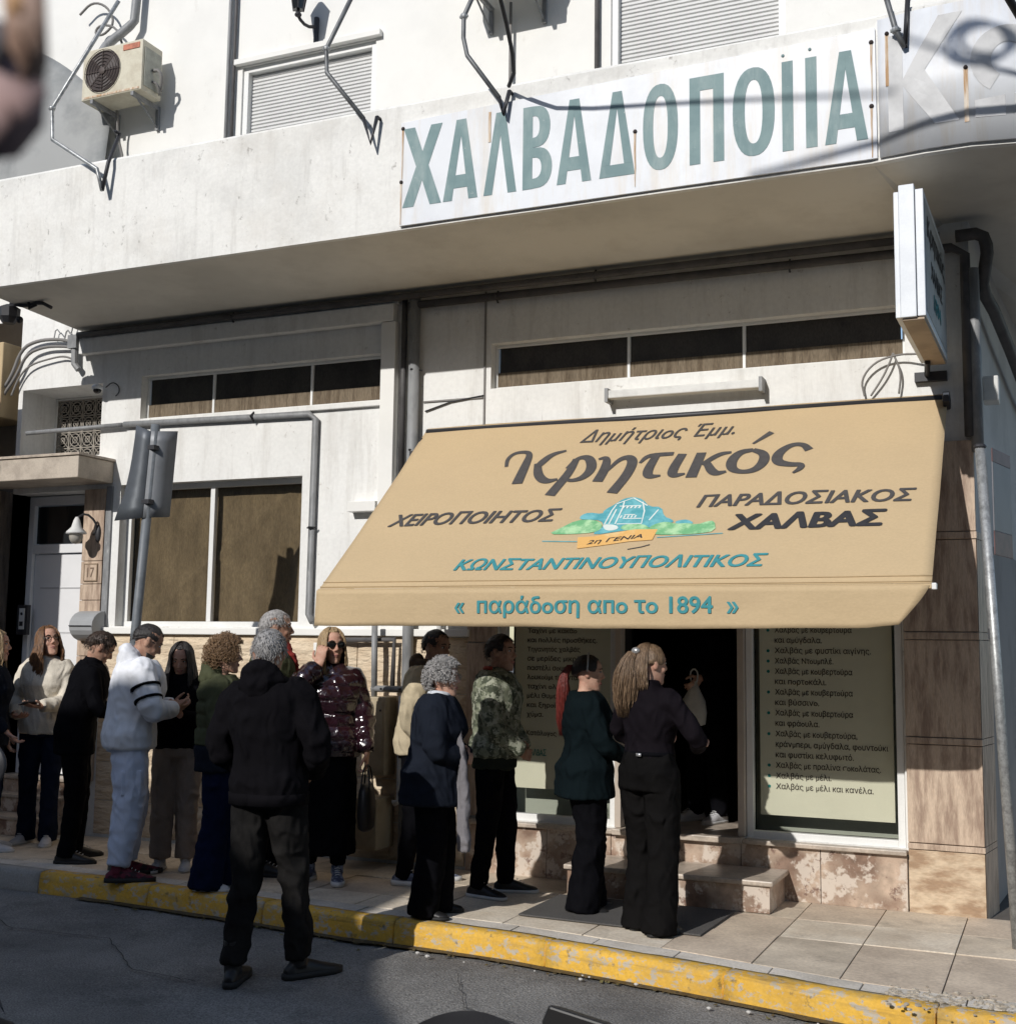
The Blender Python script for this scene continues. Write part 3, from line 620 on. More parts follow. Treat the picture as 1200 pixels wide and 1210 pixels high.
def awtext(s, u, t, w, h, m_, bold=0, shear=0, du=0, space=1., off=.004):
    me = textmesh(s, bold, shear, space); n = len(me.vertices); co = np.empty(n*3); me.vertices.foreach_get('co', co); co = co.reshape(-1, 3); lo, hi = co.min(0), co.max(0)
    out = [aw(u+(c[0]-lo[0])/(hi[0]-lo[0])*w, t+(c[1]-lo[1])/(hi[1]-lo[1])*h+du*(c[0]-lo[0])/(hi[0]-lo[0]), off+c[2]*.00003) for c in co]
    me.vertices.foreach_set('co', np.array([x for p in out for x in p])); me.update(); me.materials.clear()
    return obj('lettering', me, m_, awn)
awtext('Δημήτριος Έμμ.', 1.345, 1.585, 1.11, .215, ink, .012, .35)
awtext('ΧΕΙΡΟΠΟΙΗΤΟΣ', .20, .680, 1.255, .150, ink, .03, .28)
awtext('ΠΑΡΑΔΟΣΙΑΚΟΣ', 2.36, .780, 1.31, .142, ink, .03, .22)
awtext('ΧΑΛΒΑΣ', 2.60, .530, .92, .175, inkb, .05, .12)
awtext('ΚΩΝΣΤΑΝΤΙΝΟΥΠΟΛΙΤΙΚΟΣ', .905, .166, 1.985, .128, teal, .03, .22)
# the brush-lettered shop name, stroke by stroke
ST = [([(.868,1.366),(.843,1.462),(.875,1.535),(.962,1.545),(1.006,1.511),(1.012,1.391),(1.022,1.144)], [30,38,40,45,55,80,95]),
 ([(1.275,1.534),(1.178,1.495),(1.13,1.399),(1.114,1.345)], [28,60,80,60]),
 ([(1.1,1.39),(1.150,1.233),(1.232,1.150),(1.312,1.179)], [60,85,80,30]),
 ([(1.381,1.425),(1.375,1.251),(1.313,.985)], [60,80,95]),
 ([(1.342,1.308),(1.386,1.439),(1.474,1.440),(1.532,1.300),(1.494,1.182),(1.409,1.15),(1.348,1.2)], [30,45,80,92,70,45,25]),
 ([(1.547,1.409),(1.605,1.432),(1.625,1.301),(1.61,1.135)], [28,58,85,90]),
 ([(1.648,1.264),(1.697,1.395),(1.762,1.425),(1.808,1.364),(1.804,1.216),(1.751,.989)], [25,50,75,88,90,95]),
 ([(1.86,1.339),(1.890,1.42),(1.96,1.433),(2.075,1.433)], [25,55,60,50]),
 ([(1.955,1.414),(1.933,1.24),(1.96,1.165),(2.04,1.175)], [70,88,75,25]),
 ([(2.139,1.425),(2.107,1.229),(2.129,1.160),(2.205,1.182)], [75,88,75,25]),
 ([(2.27,1.425),(2.255,1.132)], [80,92]),
 ([(2.475,1.405),(2.394,1.395),(2.30,1.277)], [30,62,50]),
 ([(2.325,1.305),(2.400,1.155),(2.480,1.180)], [60,85,28]),
 ([(2.618,1.415),(2.534,1.402),(2.492,1.312),(2.506,1.209),(2.575,1.16),(2.666,1.172),(2.712,1.259),(2.702,1.362),(2.618,1.415)], [48,75,90,80,48,70,88,75,48]),
 ([(2.71,1.62),(2.604,1.49)], [58,22]),
 ([(2.985,1.375),(2.939,1.449),(2.857,1.450),(2.787,1.354),(2.793,1.252),(2.882,1.215),(2.962,1.213),(2.956,1.165),(2.915,1.12)], [70,50,55,85,85,58,52,52,20])]
for pts_, ws in ST:
    P = [Vector((x, y, 0)) for x, y in pts_]; W = [w*.00083 for w in ws]
    for _ in range(3):
        q, qw = [P[0]], [W[0]]
        for i in range(len(P)-1): q += [P[i]*.75+P[i+1]*.25, P[i]*.25+P[i+1]*.75]; qw += [W[i]*.75+W[i+1]*.25, W[i]*.25+W[i+1]*.75]
        P, W = q+[P[-1]], qw+[W[-1]]
    b = B(); n = len(P)
    for i in range(n):
        t = (P[min(i+1, n-1)]-P[max(i-1, 0)]).normalized(); nn = Vector((-t.y, t.x, 0))
        for s_ in (-1, 1): c = P[i]+nn*W[i]*.5*s_; b.v.append(aw(c.x, c.y, .0042+.00002*i))
    b.f = [(2*i, 2*i+2, 2*i+3, 2*i+1) for i in range(n-1)]
    obj('brush_letter', b, ink, awn)
def awpoly(name, poly, m_, off, sub=0):
    b = B(); P = poly
    for _ in range(sub): P = [p for i in range(len(P)) for p in ((P[i][0]*.75+P[(i+1) % len(P)][0]*.25, P[i][1]*.75+P[(i+1) % len(P)][1]*.25), (P[i][0]*.25+P[(i+1) % len(P)][0]*.75, P[i][1]*.25+P[(i+1) % len(P)][1]*.75))]
    b.add([aw(x, y, off) for x, y in P], [tuple(range(len(P)))]); return obj(name, b, m_, awn)
tealp = mat('emblem_teal', (.08, .33, .38), .8, col2=(.16, .45, .50), vs=14, mix=(.4, .6)); greenp = mat('emblem_green', (.16, .42, .20), .8, col2=(.42, .66, .38), vs=13, mix=(.4, .6))
whitep = mat('emblem_white', (.72, .78, .74), .8); ribp = mat('emblem_ribbon', (.72, .42, .14), .8, col2=(.75, .55, .28), vs=6)
awpoly('emblem_hills', [(1.609,.695),(1.607,.738),(1.652,.77),(1.753,.747),(1.752,.79),(1.818,.864),(1.847,.915),(1.917,.935),(1.988,.9),(2.049,.815),(2.132,.81),(2.172,.699),(2.235,.662),(2.252,.628),(2.145,.617),(2.104,.578),(1.918,.554),(1.752,.521),(1.751,.562),(1.8,.609),(1.761,.678),(1.673,.691)][::-1], tealp, .0036, 1)
awpoly('emblem_hills', [(2.252,.628),(2.277,.652),(2.335,.657),(2.389,.61),(2.307,.601)][::-1], tealp, .0038, 1)
awpoly('emblem_trees', [(1.435,.543),(1.507,.606),(1.59,.687),(1.706,.69),(1.781,.644),(1.788,.577),(1.745,.546),(1.591,.536)][::-1], greenp, .0044, 1)
awpoly('emblem_trees', [(1.913,.571),(1.921,.62),(2.002,.634),(2.09,.605),(2.111,.546),(2.02,.55)][::-1], greenp, .0044, 1)
awpoly('emblem_trees', [(2.105,.53),(2.102,.587),(2.145,.627),(2.202,.641),(2.267,.613),(2.335,.618),(2.408,.598),(2.46,.628),(2.507,.634),(2.535,.527),(2.425,.5),(2.28,.498),(2.171,.503)][::-1], greenp, .0046, 1)
awpoly('emblem_cloud', [(1.783,.635),(1.88,.622),(1.906,.58),(1.855,.557),(1.809,.576)][::-1], whitep, .0049, 1)
awpoly('emblem_ribbon', [(1.654,.5),(1.756,.504),(1.92,.546),(2.016,.566),(2.163,.56),(2.154,.448),(2.008,.438),(1.835,.404),(1.757,.391),(1.684,.378)][::-1], ribp, .0052)
def awline(pl, w, m_, off, nm='emblem_line'):
    b = B()
    for i, (x, y) in enumerate(pl):
        p, q = pl[max(0, i-1)], pl[min(len(pl)-1, i+1)]; t = Vector((q[0]-p[0], q[1]-p[1])).normalized(); nn = (-t.y, t.x)
        b.v += [aw(x-nn[0]*w/2, y-nn[1]*w/2, off), aw(x+nn[0]*w/2, y+nn[1]*w/2, off)]
    b.f = [(2*i, 2*i+2, 2*i+3, 2*i+1) for i in range(len(pl)-1)]; obj(nm, b, m_, awn)
for pl in ([(1.421,.468),(1.662,.454)], [(2.177,.475),(2.582,.501)]): awline(pl, .008, tealp, .0045)
awline([(2.017,.358),(2.101,.379),(2.15,.401)], .008, ink, .0045)
for pl in ([(1.796,.626),(1.808,.778),(1.822,.846)],[(1.825,.633),(1.836,.793)],[(1.867,.631),(1.874,.808),(1.867,.878)],[(1.878,.631),(2.042,.627),(2.029,.765),(1.994,.87)],[(1.904,.688),(2.028,.685)],[(1.904,.73),(1.976,.729)],[(1.848,.827),(1.994,.827)],[(2.084,.662),(2.119,.777)],[(1.82,.855),(1.92,.919),(2.036,.825)]): awline(pl, .009, whitep, .0056)
for k in range(5): awline([(1.885+k*.024, .695), (1.889+k*.024, .722)], .010, whitep, .0057); awline([(1.875+k*.027, .80), (1.88+k*.027, .822)], .012, whitep, .0057)
awtext('2η ΓΕΝΙΑ', 1.735, .405, .35, .055, inkb, .01, .2, .055, off=.0062)
o = text('lettering', '«  παράδοση απο το 1894  »', (-3.405, 0, 1.795), (1, 0, 0), (0, 0, 1), 1.775, .135, teal, awn, bold=.024)
for v in o.data.vertices: v.co.y += vy(v.co.x, v.co.z)-.005

# ---------------------------------------------------------------- fascia signs on the parapet
sgm = mat('sign_panel_white', (.74, .76, .79), .45, col2=(.64, .66, .70), vs=1.6, stretch=(1, 1, .5), mix=(.4, .7), spec=.4)
grime(sgm, (.60, .50, .36), 2.4, (2.6, 2.6, .3), .50, .74, .6); grime(sgm, (.45, .46, .48), 1.3, (1, 1, 1), .48, .7, .45); grime(sgm, (.36, .36, .37), 22, (1, 1, 1), .66, .74, .5)
letm = mat('faded_teal_letter', (.145, .235, .245), .6, col2=(.19, .285, .29), vs=4, mix=(.4, .6)); grime(letm, (.42, .48, .47), 3, (2, 2, .5), .5, .75, .6); grime(letm, (.6, .62, .6), 26, (1, 1, 1), .66, .72, .8)
sg = thing('fascia_sign', 'long white metal sign with large faded teal Greek letters on the balcony edge', 'sign', (-2.4, -1.22, 4.9))
b = B(); b.box(-4.01, -.862, -1.226, -1.211, 4.462, 5.235)
b.v = [(x, y, z+(.0 if z < 5 else (x+4.01)/3.15*.06-.04)) for x, y, z in b.v]; obj('panel', b, sgm, sg, bev=.002)
LZ0, LZ1 = 4.585, 5.145
for ch, a, c in (('Χ',-4.0,-3.69),('Α',-3.69,-3.42),('Λ',-3.39,-3.14),('Β',-3.11,-2.89),('Α',-2.87,-2.62),('Δ',-2.58,-2.33),('Ο',-2.29,-2.05),('Π',-1.99,-1.76),('Ο',-1.72,-1.45),('Ι',-1.42,-1.34),('Ι',-1.28,-1.2),('Α',-1.17,-.91)):
    a2, c2_ = a+.012, c-.002
    if ch == 'Ι':
        b = B(); b.box(a2, c2_, -1.2285, -1.2265, LZ0, LZ1); obj('letter', b, letm, sg)
    elif ch in 'ΟΧΑΛΒΔΠ':
        t_ = .072
        b = B(); w = c2_-a2; hgt = LZ1-LZ0
        def poly(*P): b.prism([(a2+x*w, LZ0+z*hgt) for x, z in P], -1.2285, -1.2265)
        if ch == 'Χ':
            poly((0,0),(.29,0),(.5,.32),(.71,0),(1,0),(.66,.5),(1,1),(.71,1),(.5,.68),(.29,1),(0,1),(.34,.5))
        if ch == 'Λ': poly((0,0),(.26,0),(.5,.72),(.74,0),(1,0),(.64,1),(.36,1))
        if ch == 'Π': poly((0,0),(.31,0),(.31,.84),(.69,.84),(.69,0),(1,0),(1,1),(0,1))
        if ch == 'Α':
            poly((0,0),(.26,0),(.5,.80),(.5,1),(.36,1)); poly((.74,0),(1,0),(.64,1),(.501,1),(.501,.80))
            poly((.306,.15),(.694,.15),(.646,.31),(.354,.31))
        if ch == 'Δ':
            poly((0,0),(1,0),(.95,.14),(.05,.14)); poly((.05,.141),(.30,.141),(.5,.80),(.5,1),(.37,1)); poly((.70,.141),(.95,.141),(.63,1),(.5,1),(.5,.80))
        if ch == 'Β':
            poly((0,0),(.33,0),(.33,1),(0,1))
            for zc, hz, wx in ((.748, .252, .93), (.248, .247, 1.0)):
                n = 14; out = [(.33+(wx-.33)*math.sin(math.pi*i/n)**.6, zc-hz*math.cos(math.pi*i/n)) for i in range(n+1)]; inn = [(.33+(wx-.33-.36)*math.sin(math.pi*i/n)**.6, zc-(hz-.12)*math.cos(math.pi*i/n)) for i in range(n+1)]
                for i in range(n): b.prism([(a2+x*w, LZ0+z*hgt) for x, z in (inn[i], out[i], out[i+1], inn[i+1])], -1.2283-.0004*(zc > .5), -1.2267)
        if ch == 'Ο':
            n = 32
            for i in range(n):
                A_, C_ = 2*math.pi*i/n, 2*math.pi*(i+1)/n; f = lambda an, rx, rz: (a2+w*(.5+rx*math.copysign(abs(math.cos(an))**.85, math.cos(an))), LZ0+hgt*(.5+rz*math.copysign(abs(math.sin(an))**.85, math.sin(an))))
                b.prism([f(A_, .21, .36), f(A_, .5, .5), f(C_, .5, .5), f(C_, .21, .36)], -1.2284, -1.2266)
        obj('letter', b, letm, sg)
for x, z in ((-3.995,5.15),(-4.0,4.77),(-2.33,4.86),(-.885,5.17),(-.89,4.78)):
    b = B(); b.ell((x, -1.23, z), (.014, .008, .014), 8, 5); obj('bolt', b, bolt_m, sg)
    b = B(); n = 7; L_ = min(z-4.47, .36)
    for i in range(n):
        q = i/(n-1); b.v += [(x-.007*(1-q*.6)-.004*noise.noise(Vector((x*9, q*4, 1))), -1.2292, z-q*L_), (x+.007*(1-q*.6)-.004*noise.noise(Vector((x*9, q*4, 1))), -1.2292, z-q*L_)]
    b.f = [(2*i, 2*i+2, 2*i+3, 2*i+1) for i in range(n-1)]; obj('rust_run', b, rust, sg)
for x, z0_, z1_ in ((-3.34, 5.16, 4.95),):
    b = B(); b.box(x-.01, x+.01, -1.2295, -1.2288, z1_, z0_); obj('rust_run', b, rust, sg)
for i_ in range(2):
    b = B(); b.ell((-1.40+.16*i_, -1.229, 5.185+.01*i_), (.010, .004, .010), 8, 5); obj('bolt', b, letm, sg)
# second, curved sign with pale ghost letters
sg2 = thing('curved_sign', 'second white sign wrapping the rounded corner, its letters faded to pale grey', 'sign', (-.3, -1.25, 4.9))
ghost = mat('ghost_letter', (.50, .50, .50), .6, col2=(.62, .62, .62), vs=5, mix=(.4, .6))
arc = dens([(-.845, -1.205), (-.6, -1.245), (-.35, -1.25), (-.1, -1.205), (.2, -1.065), (.45, -.825), (.62, -.5)], .06)
def onarc(s):
    acc = 0
    for (a, b_), (c, d) in zip(arc, arc[1:]):
        L_ = math.hypot(c-a, d-b_)
        if acc+L_ >= s: q = (s-acc)/L_; t = Vector((c-a, d-b_, 0))/L_; return Vector((a+(c-a)*q, b_+(d-b_)*q, 0)), Vector((t.y, -t.x, 0))
        acc += L_
    return Vector((*arc[-1], 0)), Vector((1, 0, 0))
b = B()
for i in range(31):
    p, n_ = onarc(i*.055); b.v += [p+n_*.022+Vector((0, 0, 4.462)), p+n_*.022+Vector((0, 0, 5.30))]
b.f = [(2*i, 2*i+2, 2*i+3, 2*i+1) for i in range(30)]; o = obj('panel', b, sgm, sg2, smooth=True); q = o.modifiers.new('t', 'SOLIDIFY'); q.thickness = .012
def ghostpoly(P, off=.0245):
    b = B(); bm = bmesh.new(); vs = [bm.verts.new((x, z, 0)) for x, z in P]; bm.faces.new(vs); bmesh.ops.triangulate(bm, faces=bm.faces[:])
    for k in range(3): bmesh.ops.subdivide_edges(bm, edges=[e for e in bm.edges if e.calc_length() > .09], cuts=1); bmesh.ops.triangulate(bm, faces=bm.faces[:])
    me = bpy.data.meshes.new('letter')
    for v in bm.verts: p, n_ = onarc(v.co.x); v.co = p+n_*off+Vector((0, 0, v.co.y))
    bm.to_mesh(me); bm.free(); obj('letter', me, ghost, sg2)
ghostpoly([(.055,4.60),(.14,4.60),(.14,5.18),(.055,5.18)])
ghostpoly([(.14,4.90),(.34,5.24),(.47,5.24),(.26,4.93),(.44,4.60),(.31,4.60),(.14,4.86)])
rng = [(.70+.20*math.cos(a), 4.93+.20*math.sin(a)) for a in [R(-60+300*i/24) for i in range(25)]]; rin = [(.70+.09*math.cos(a), 4.93+.10*math.sin(a)) for a in [R(-60+300*i/24) for i in range(25)]]
for i in range(24): ghostpoly([rin[i], rng[i], rng[i+1], rin[i+1]])
ghostpoly([(.52,4.60),(.68,4.60),(.68,4.72),(.52,4.70)]); ghostpoly([(.73,4.60),(.90,4.60),(.90,4.72),(.73,4.72)])
for s, z in ((.055, 5.20), (.48, 4.90)):
    p, n_ = onarc(s); b = B(); b.ell(p+n_*.026+Vector((0, 0, z)), (.013, .013, .013), 8, 5); obj('bolt', b, bolt_m, sg2)
    b = B()
    for q in range(5): b.v += [p+n_*.0255+Vector((-.012, 0, z-.08*q)), p+n_*.0255+Vector((.012, 0, z-.08*q))]
    b.f = [(2*i, 2*i+2, 2*i+3, 2*i+1) for i in range(4)]; obj('rust_run', b, rust, sg2)
# ---------------------------------------------------------------- projecting box sign
hs = thing('projecting_sign', 'white box sign projecting from the wall above the right end of the awning', 'sign', (-.68, -.6, 3.85))
hd = Vector((.022, 1.25, 0)).normalized(); hp = Vector((hd.y, -hd.x, 0)); hc = Vector((-.69, -1.3, 0))
def hbox(nm, a0, a1, l0, l1, z0, z1, m_):
    b = B(); b.obox(hc+hp*((a0+a1)/2)+hd*((l0+l1)/2)+Vector((0, 0, (z0+z1)/2)), hp*((a1-a0)/2), hd*((l1-l0)/2), (0, 0, (z1-z0)/2)); return obj(nm, b, m_, hs, bev=.004)
hw = mat('sign_white', (.76, .79, .82), .45, col2=(.70, .73, .77), vs=6, fine=.03)
hbox('body', -.055, .03, 0, 1.22, 3.485, 4.255, hw); hbox('side_panel', -.085, -.057, .02, 1.22, 3.49, 4.225, hw); hbox('side_panel', .034, .078, .015, 1.22, 3.49, 4.225, hw)
hbox('face', .0785, .081, .06, 1.18, 3.53, 4.18, mat('sign_face', (.46, .47, .47), .5, col2=(.36, .37, .37), vs=4))
fp = hc+hp*.083
for tx, l, z, w, h, mm in (('Κρητικός', .14, 3.95, .95, .17, ink), ('ΧΑΛΒΑΣ', .3, 3.78, .62, .11, inkb), ('1894', .42, 3.62, .4, .10, teal)):
    text('lettering', tx, fp+hd*l+Vector((0, 0, z)), hd, (0, 0, 1), w, h, mm, hs, bold=.03)
hbox('underside', -.05, .07, .02, 1.2, 3.470, 3.484, mat('warm_underside', (.46, .36, .26), .7, var=.2))  # underside in a warmer brown than the white body
b = B(); b.tube([(-.72, -.05, 3.42), (-.70, -.25, 3.46)], .018, 8); obj('bracket', b, dark_m, hs); b = B(); b.tube([(-.72, -.03, 4.3), (-.70, -.25, 4.25)], .018, 8); obj('bracket', b, dark_m, hs); b = B(); b.box(-.80, -.60, -.05, -.001, 3.38, 3.44); obj('base_plate', b, dark_m, hs)
# ---------------------------------------------------------------- pipes and cables
def pipe(name, label, cat, pts, r, m_, sm=0, clips=(), group=None, n=8):
    t = thing(name, label, cat, pts[0], group) if clips else None
    b = B(); b.tube(pts, r, n, sm)
    o = obj('pipe' if clips else name, b, m_, t, smooth=True)
    if not clips:
        o['label'] = label; o['category'] = cat
        if group: o['group'] = group
    rr_ = r if not hasattr(r, '__len__') else r[0]
    for c in clips:
        b = B(); b.tube([(c[0]-(rr_+.012), c[1]+rr_*.6, c[2]), (c[0], c[1]-rr_-.004, c[2]), (c[0]+rr_+.012, c[1]+rr_*.6, c[2])] if len(c) < 4 else [(c[0], c[1]+rr_*.6, c[2]+rr_+.012), (c[0], c[1]-rr_-.004, c[2]), (c[0], c[1]+rr_*.6, c[2]-rr_-.012)], .008, 6)
        obj('clip', b, dark_m, t)
    return o
pipe('downpipe', 'grey pipe running along the wall then down right of the papered window', 'pipe', [(-7.35, -.032, 3.505), (-5.46, -.032, 3.475), (-5.40, -.032, 3.43), (-5.41, -.032, 1.86), (-5.36, -.05, 1.80)], .027, pipe_g, 0, [(-5.405, -.05, 2.55), (-6.0, -.05, 3.485, 1)])
pipe('conduit', 'thin grey conduit continuing left of the window towards the grille', 'pipe', [(-8.45, -.05, 3.49), (-7.36, -.05, 3.50)], .02, pipe_g)
pipe('drainpipe', 'wide dark drainpipe dropping behind the left end of the awning', 'pipe', [(-4.50, -.06, 4.33), (-4.50, -.06, 1.9), (-4.50, -.06, .02)], .045, pipe_g, 0, [(-4.50, -.06, 3.75), (-4.50, -.06, 3.12)])
pipe('drainpipe', 'slim dark pipe between the cable duct and the wide drainpipe', 'pipe', [(-4.60, -.045, 4.33), (-4.60, -.045, 2.9)], .024, pipe_d)
pipe('soffit_pipe', 'upper dark pipe running under the balcony to the right corner', 'pipe', [(-7.86, -.10, 4.33), (-4.6, -.10, 4.335), (-.62, -.10, 4.325)], .028, pipe_d, 0, [(-6.2, -.10, 4.33, 1), (-3.0, -.10, 4.33, 1)])
pipe('soffit_pipe', 'lower grey pipe running under the balcony towards the corner', 'pipe', [(-4.55, -.06, 4.27), (-.55, -.06, 4.25), (-.47, -.05, 4.2), (-.47, -.05, 3.0)], .032, pipe_d, 0, [(-3.8, -.06, 4.265, 1), (-1.6, -.06, 4.255, 1)])
pipe('corner_pipe', 'dark elbowed pipe on the right corner bending round to the side street', 'pipe', [(-.52, -.10, 4.31), (-.36, -.08, 4.32), (-.33, -.05, 4.22), (-.35, .0, 4.12), (-.38, .1, 4.0), (-.30, .5, 3.9), (-.1, 3, 3.6), (.3, 8, 3.5)], .042, pipe_d, 1)
pipe('corner_pipe', 'grey pipe dropping down the very corner of the building', 'pipe', [(-.425, -.04, 4.1), (-.425, -.04, 2.9)], .038, pipe_g)
pipe('wall_crack_cable', 'thin black cable stapled across the wall below the right transom', 'cable', [(-3.92, -.012, 3.52), (-4.2, -.012, 3.49), (-4.42, -.012, 3.43)], .006, cable_m)
fl = thing('batten_lamp', 'long white fluorescent batten fixed above the awning', 'lamp', (-2.35, -.08, 3.43))
b = B(); b.box(-2.90, -1.80, -.11, -.03, 3.405, 3.465); obj('batten', b, pipe_w, fl, bev=.008)
for x in (-2.905, -1.795):
    b = B(); b.box(x-.012, x+.012, -.12, -.001, 3.38, 3.48); obj('bracket', b, pipe_g, fl)
for l_, P in (('grey cable loop hanging left of the projecting sign', [(-1.12, -.03, 3.31), (-1.14, -.05, 3.42), (-1.05, -.06, 3.53), (-.90, -.06, 3.57), (-.74, -.1, 3.55)]), ('second cable curling down beside the projecting sign', [(-1.08, -.03, 3.31), (-1.0, -.05, 3.42), (-.95, -.06, 3.52), (-.93, -.06, 3.58)]), ('cable dropping straight behind the projecting sign', [(-.93, -.06, 3.58), (-.88, -.05, 3.45), (-.90, -.04, 3.31)])):
    pipe('cable', l_, 'cable', P, .007, cable_g, 2)
fl = thing('floodlight', 'small floodlight on the corner pier beside the awning', 'lamp', (-.62, -.1, 3.22))
b = B(); b.obox((-.60, -.11, 3.23), (.022, 0, 0), (0, .045, -.02), (0, .015, .035)); obj('housing', b, dark_m, fl, bev=.006)
b = B(); b.obox((-.60, -.152, 3.248), (.018, 0, 0), (0, .003, 0), (0, .010, .028)); obj('lens', b, hw, fl)
b = B(); b.box(-.61, -.59, -.07, -.001, 3.19, 3.21); obj('arm', b, dark_m, fl)
b = B(); b.box(-.40, -.30, .25, .42, 3.28, 3.45); obj('junction_box', b, pipe_w, bev=.01, label='small white box high on the side street wall', category='box')
for i, (l_, P, r_) in enumerate((('thick grey cable arching out from the left end of the balcony', [(-9.0, .1, 3.75), (-8.80,-.05,3.88),(-8.67,-.05,4.03),(-8.57,-.05,4.28),(-8.38,-.05,4.34),(-8.13,-.05,4.33),(-7.97,-.05,4.29)], .016), ('second thick cable running parallel below the first', [(-8.95, .1, 3.72), (-8.75,-.06,3.86),(-8.62,-.06,4.0),(-8.5,-.06,4.22),(-8.3,-.06,4.27),(-8.1,-.06,4.26),(-7.97,-.05,4.24)], .014), ('thin cable sagging lowest across the sunlit wall at the left', [(-8.66,-.05,3.85),(-8.58,-.05,4.02),(-8.46,-.05,4.12),(-8.21,-.05,4.16),(-8.04,-.05,4.17),(-7.90,-.05,4.10)], .009))):
    pipe('cable', l_, 'cable', P, r_, cable_g, 2)
b = B(); b.box(-7.98, -7.88, -.10, -.002, 4.22, 4.34); b.tube([(-7.93, -.06, 4.24), (-7.92, -.06, 4.08), (-7.88, -.05, 4.03)], .03, 8)
b.tube([(-8.08, -.04, 4.30), (-8.05, -.04, 4.42), (-8.0, -.04, 4.36), (-7.97, -.05, 4.44)], .007, 5, 1); b.tube([(-8.2, -.04, 4.33), (-8.18, -.04, 4.44), (-8.12, -.04, 4.38)], .006, 5, 1)
obj('cable_junction', b, pipe_g, label='grey junction with tangled cable ends under the balcony corner', category='junction box', smooth=False)
lt = thing('soffit_lantern', 'black lantern on a twisted arm under the left end of the balcony', 'lamp', (-7.9, -.8, 4.4))
b = B(); b.tube([(-7.50, -.8, 4.36), (-7.62, -.8, 4.42), (-7.78, -.8, 4.40), (-7.95, -.8, 4.44)], .016, 6, 1); b.tube([(-7.75, -.8, 4.44), (-7.72, -.82, 4.37), (-7.66, -.8, 4.40)], .012, 6); obj('arm', b, dark_m, lt)
b = B(); b.loft([[Vector((-7.96+r_*math.cos(a*.785), -.8+r_*math.sin(a*.785), z)) for a in range(8)] for z, r_ in ((4.27, .05), (4.32, .085), (4.40, .09), (4.43, .03))]); obj('shade', b, dark_m, lt)
b = B(); b.ell((-7.84, -.8, 4.29), (.03, .03, .03)); obj('finial', b, dark_m, lt)
cc = thing('dome_camera', 'small white dome security camera above the iron grille', 'camera', (-7.6, -.08, 3.82))
b = B(); b.ell((-7.62, -.09, 3.84), (.05, .05, .032)); obj('housing', b, hw, cc, smooth=True)
b = B(); b.ell((-7.615, -.095, 3.815), (.036, .036, .03)); obj('dome', b, mat('black_gloss', (.01, .01, .01), .1), cc, smooth=True)
pipe('cable', 'thin cable curling from the dome camera over the wall', 'cable', [(-7.58, -.03, 3.85), (-7.52, -.015, 3.90), (-7.45, -.012, 3.86), (-7.44, -.012, 3.80), (-7.48, -.012, 3.77)], .005, cable_m, 2)
# ---------------------------------------------------------------- balcony brackets, cables
for l_, P in (('bent metal rod bracket in front of the air conditioner', [(-6.51,-1.28,6.58),(-7.13,-1.28,5.81),(-7.11,-1.28,5.55),(-6.64,-1.28,5.24),(-6.58,-1.28,5.06),(-6.55,-1.26,5.29),(-6.55,-1.15,5.56)]),
              ('bent metal rod bracket in front of the left shutter', [(-4.36,-1.28,6.24),(-4.60,-1.28,5.82),(-4.59,-1.28,5.64),(-4.28,-1.28,5.25),(-4.22,-1.28,5.06),(-4.19,-1.25,5.26)]),
              ('bent metal rod bracket at the left part of the teal sign', [(-3.40,-1.28,6.08),(-3.52,-1.28,5.84),(-3.52,-1.28,5.69),(-3.49,-1.28,5.56),(-3.25,-1.28,5.22),(-3.22,-1.28,5.10),(-3.19,-1.25,5.27)]),
              ('bent metal rod bracket at the curved sign by the corner', [(-.84,-1.28,5.62),(-.74,-1.28,5.19),(-.69,-1.28,5.08),(-.67,-1.26,5.40)])):
    t = thing('rod_bracket', l_, 'bracket', P[-2], 'bent rod brackets along the balcony edge')
    b = B(); b.tube(P[:-3+1] if len(P) > 5 else P[:3], .016, 8, 0); obj('rod', b, galv if P[0][0] < -6 else mat('rod_grey', (.17, .175, .18), .5, metal=.3, var=.3, vs=14), t, smooth=True)
    b = B(); b.tube(P[-3:], .015, 8); b.tube([(P[-1][0], P[-1][1], P[-1][2]), (P[-1][0], -1.205, P[-1][2])], .012, 6); obj('hook', b, dark_m, t, smooth=True)
    b = B(); b.ell(P[1], (.026, .026, .026)); b.tube([Vector(P[1])+Vector((-.03, 0, 0)), Vector(P[1])+Vector((.03, 0, 0))], .01, 6); obj('joint', b, galv, t)
pipe('cable', 'black cable leaving the bracket on the teal sign and crossing the street', 'cable', [(-3.19, -1.26, 5.30), (-3.06, -1.45, 5.31), (-2.95, -1.9, 5.48), (-2.6, -4.2, 6.75), (-2.15, -8.2, 8.95)], [.014, .014, .013, .013, .013], cable_m, 1)
pipe('overhead_cable', 'overhead cable running from the curved sign out over the street', 'cable', [(.15, -1.2, 4.66), (-.3, -2.2, 5.2), (-1.5, -5.0, 6.8), (-3.0, -8.25, 8.6)], .022, cable_m, 1)
pipe('overhead_cable', 'second overhead cable leaving the corner of the balcony', 'cable', [(.2, -1.15, 4.74), (-.2, -2.6, 5.6), (-1.3, -6.2, 7.82), (-2.2, -8.6, 9.5)], .016, cable_m, 1)
b = B()
for k in range(3):
    b.tube([(-1.3+.03*k+(.16-.01*k)*math.cos(a), -6.2-.02*k, 7.95+.02*k+(.13-.02*k)*math.sin(a)) for a in [2*math.pi*i/20 for i in range(21)]], .016, 6, cap=False)
obj('cable_coil', b, cable_m, label='coil of spare cable slung on the overhead lines', category='cable', smooth=True)
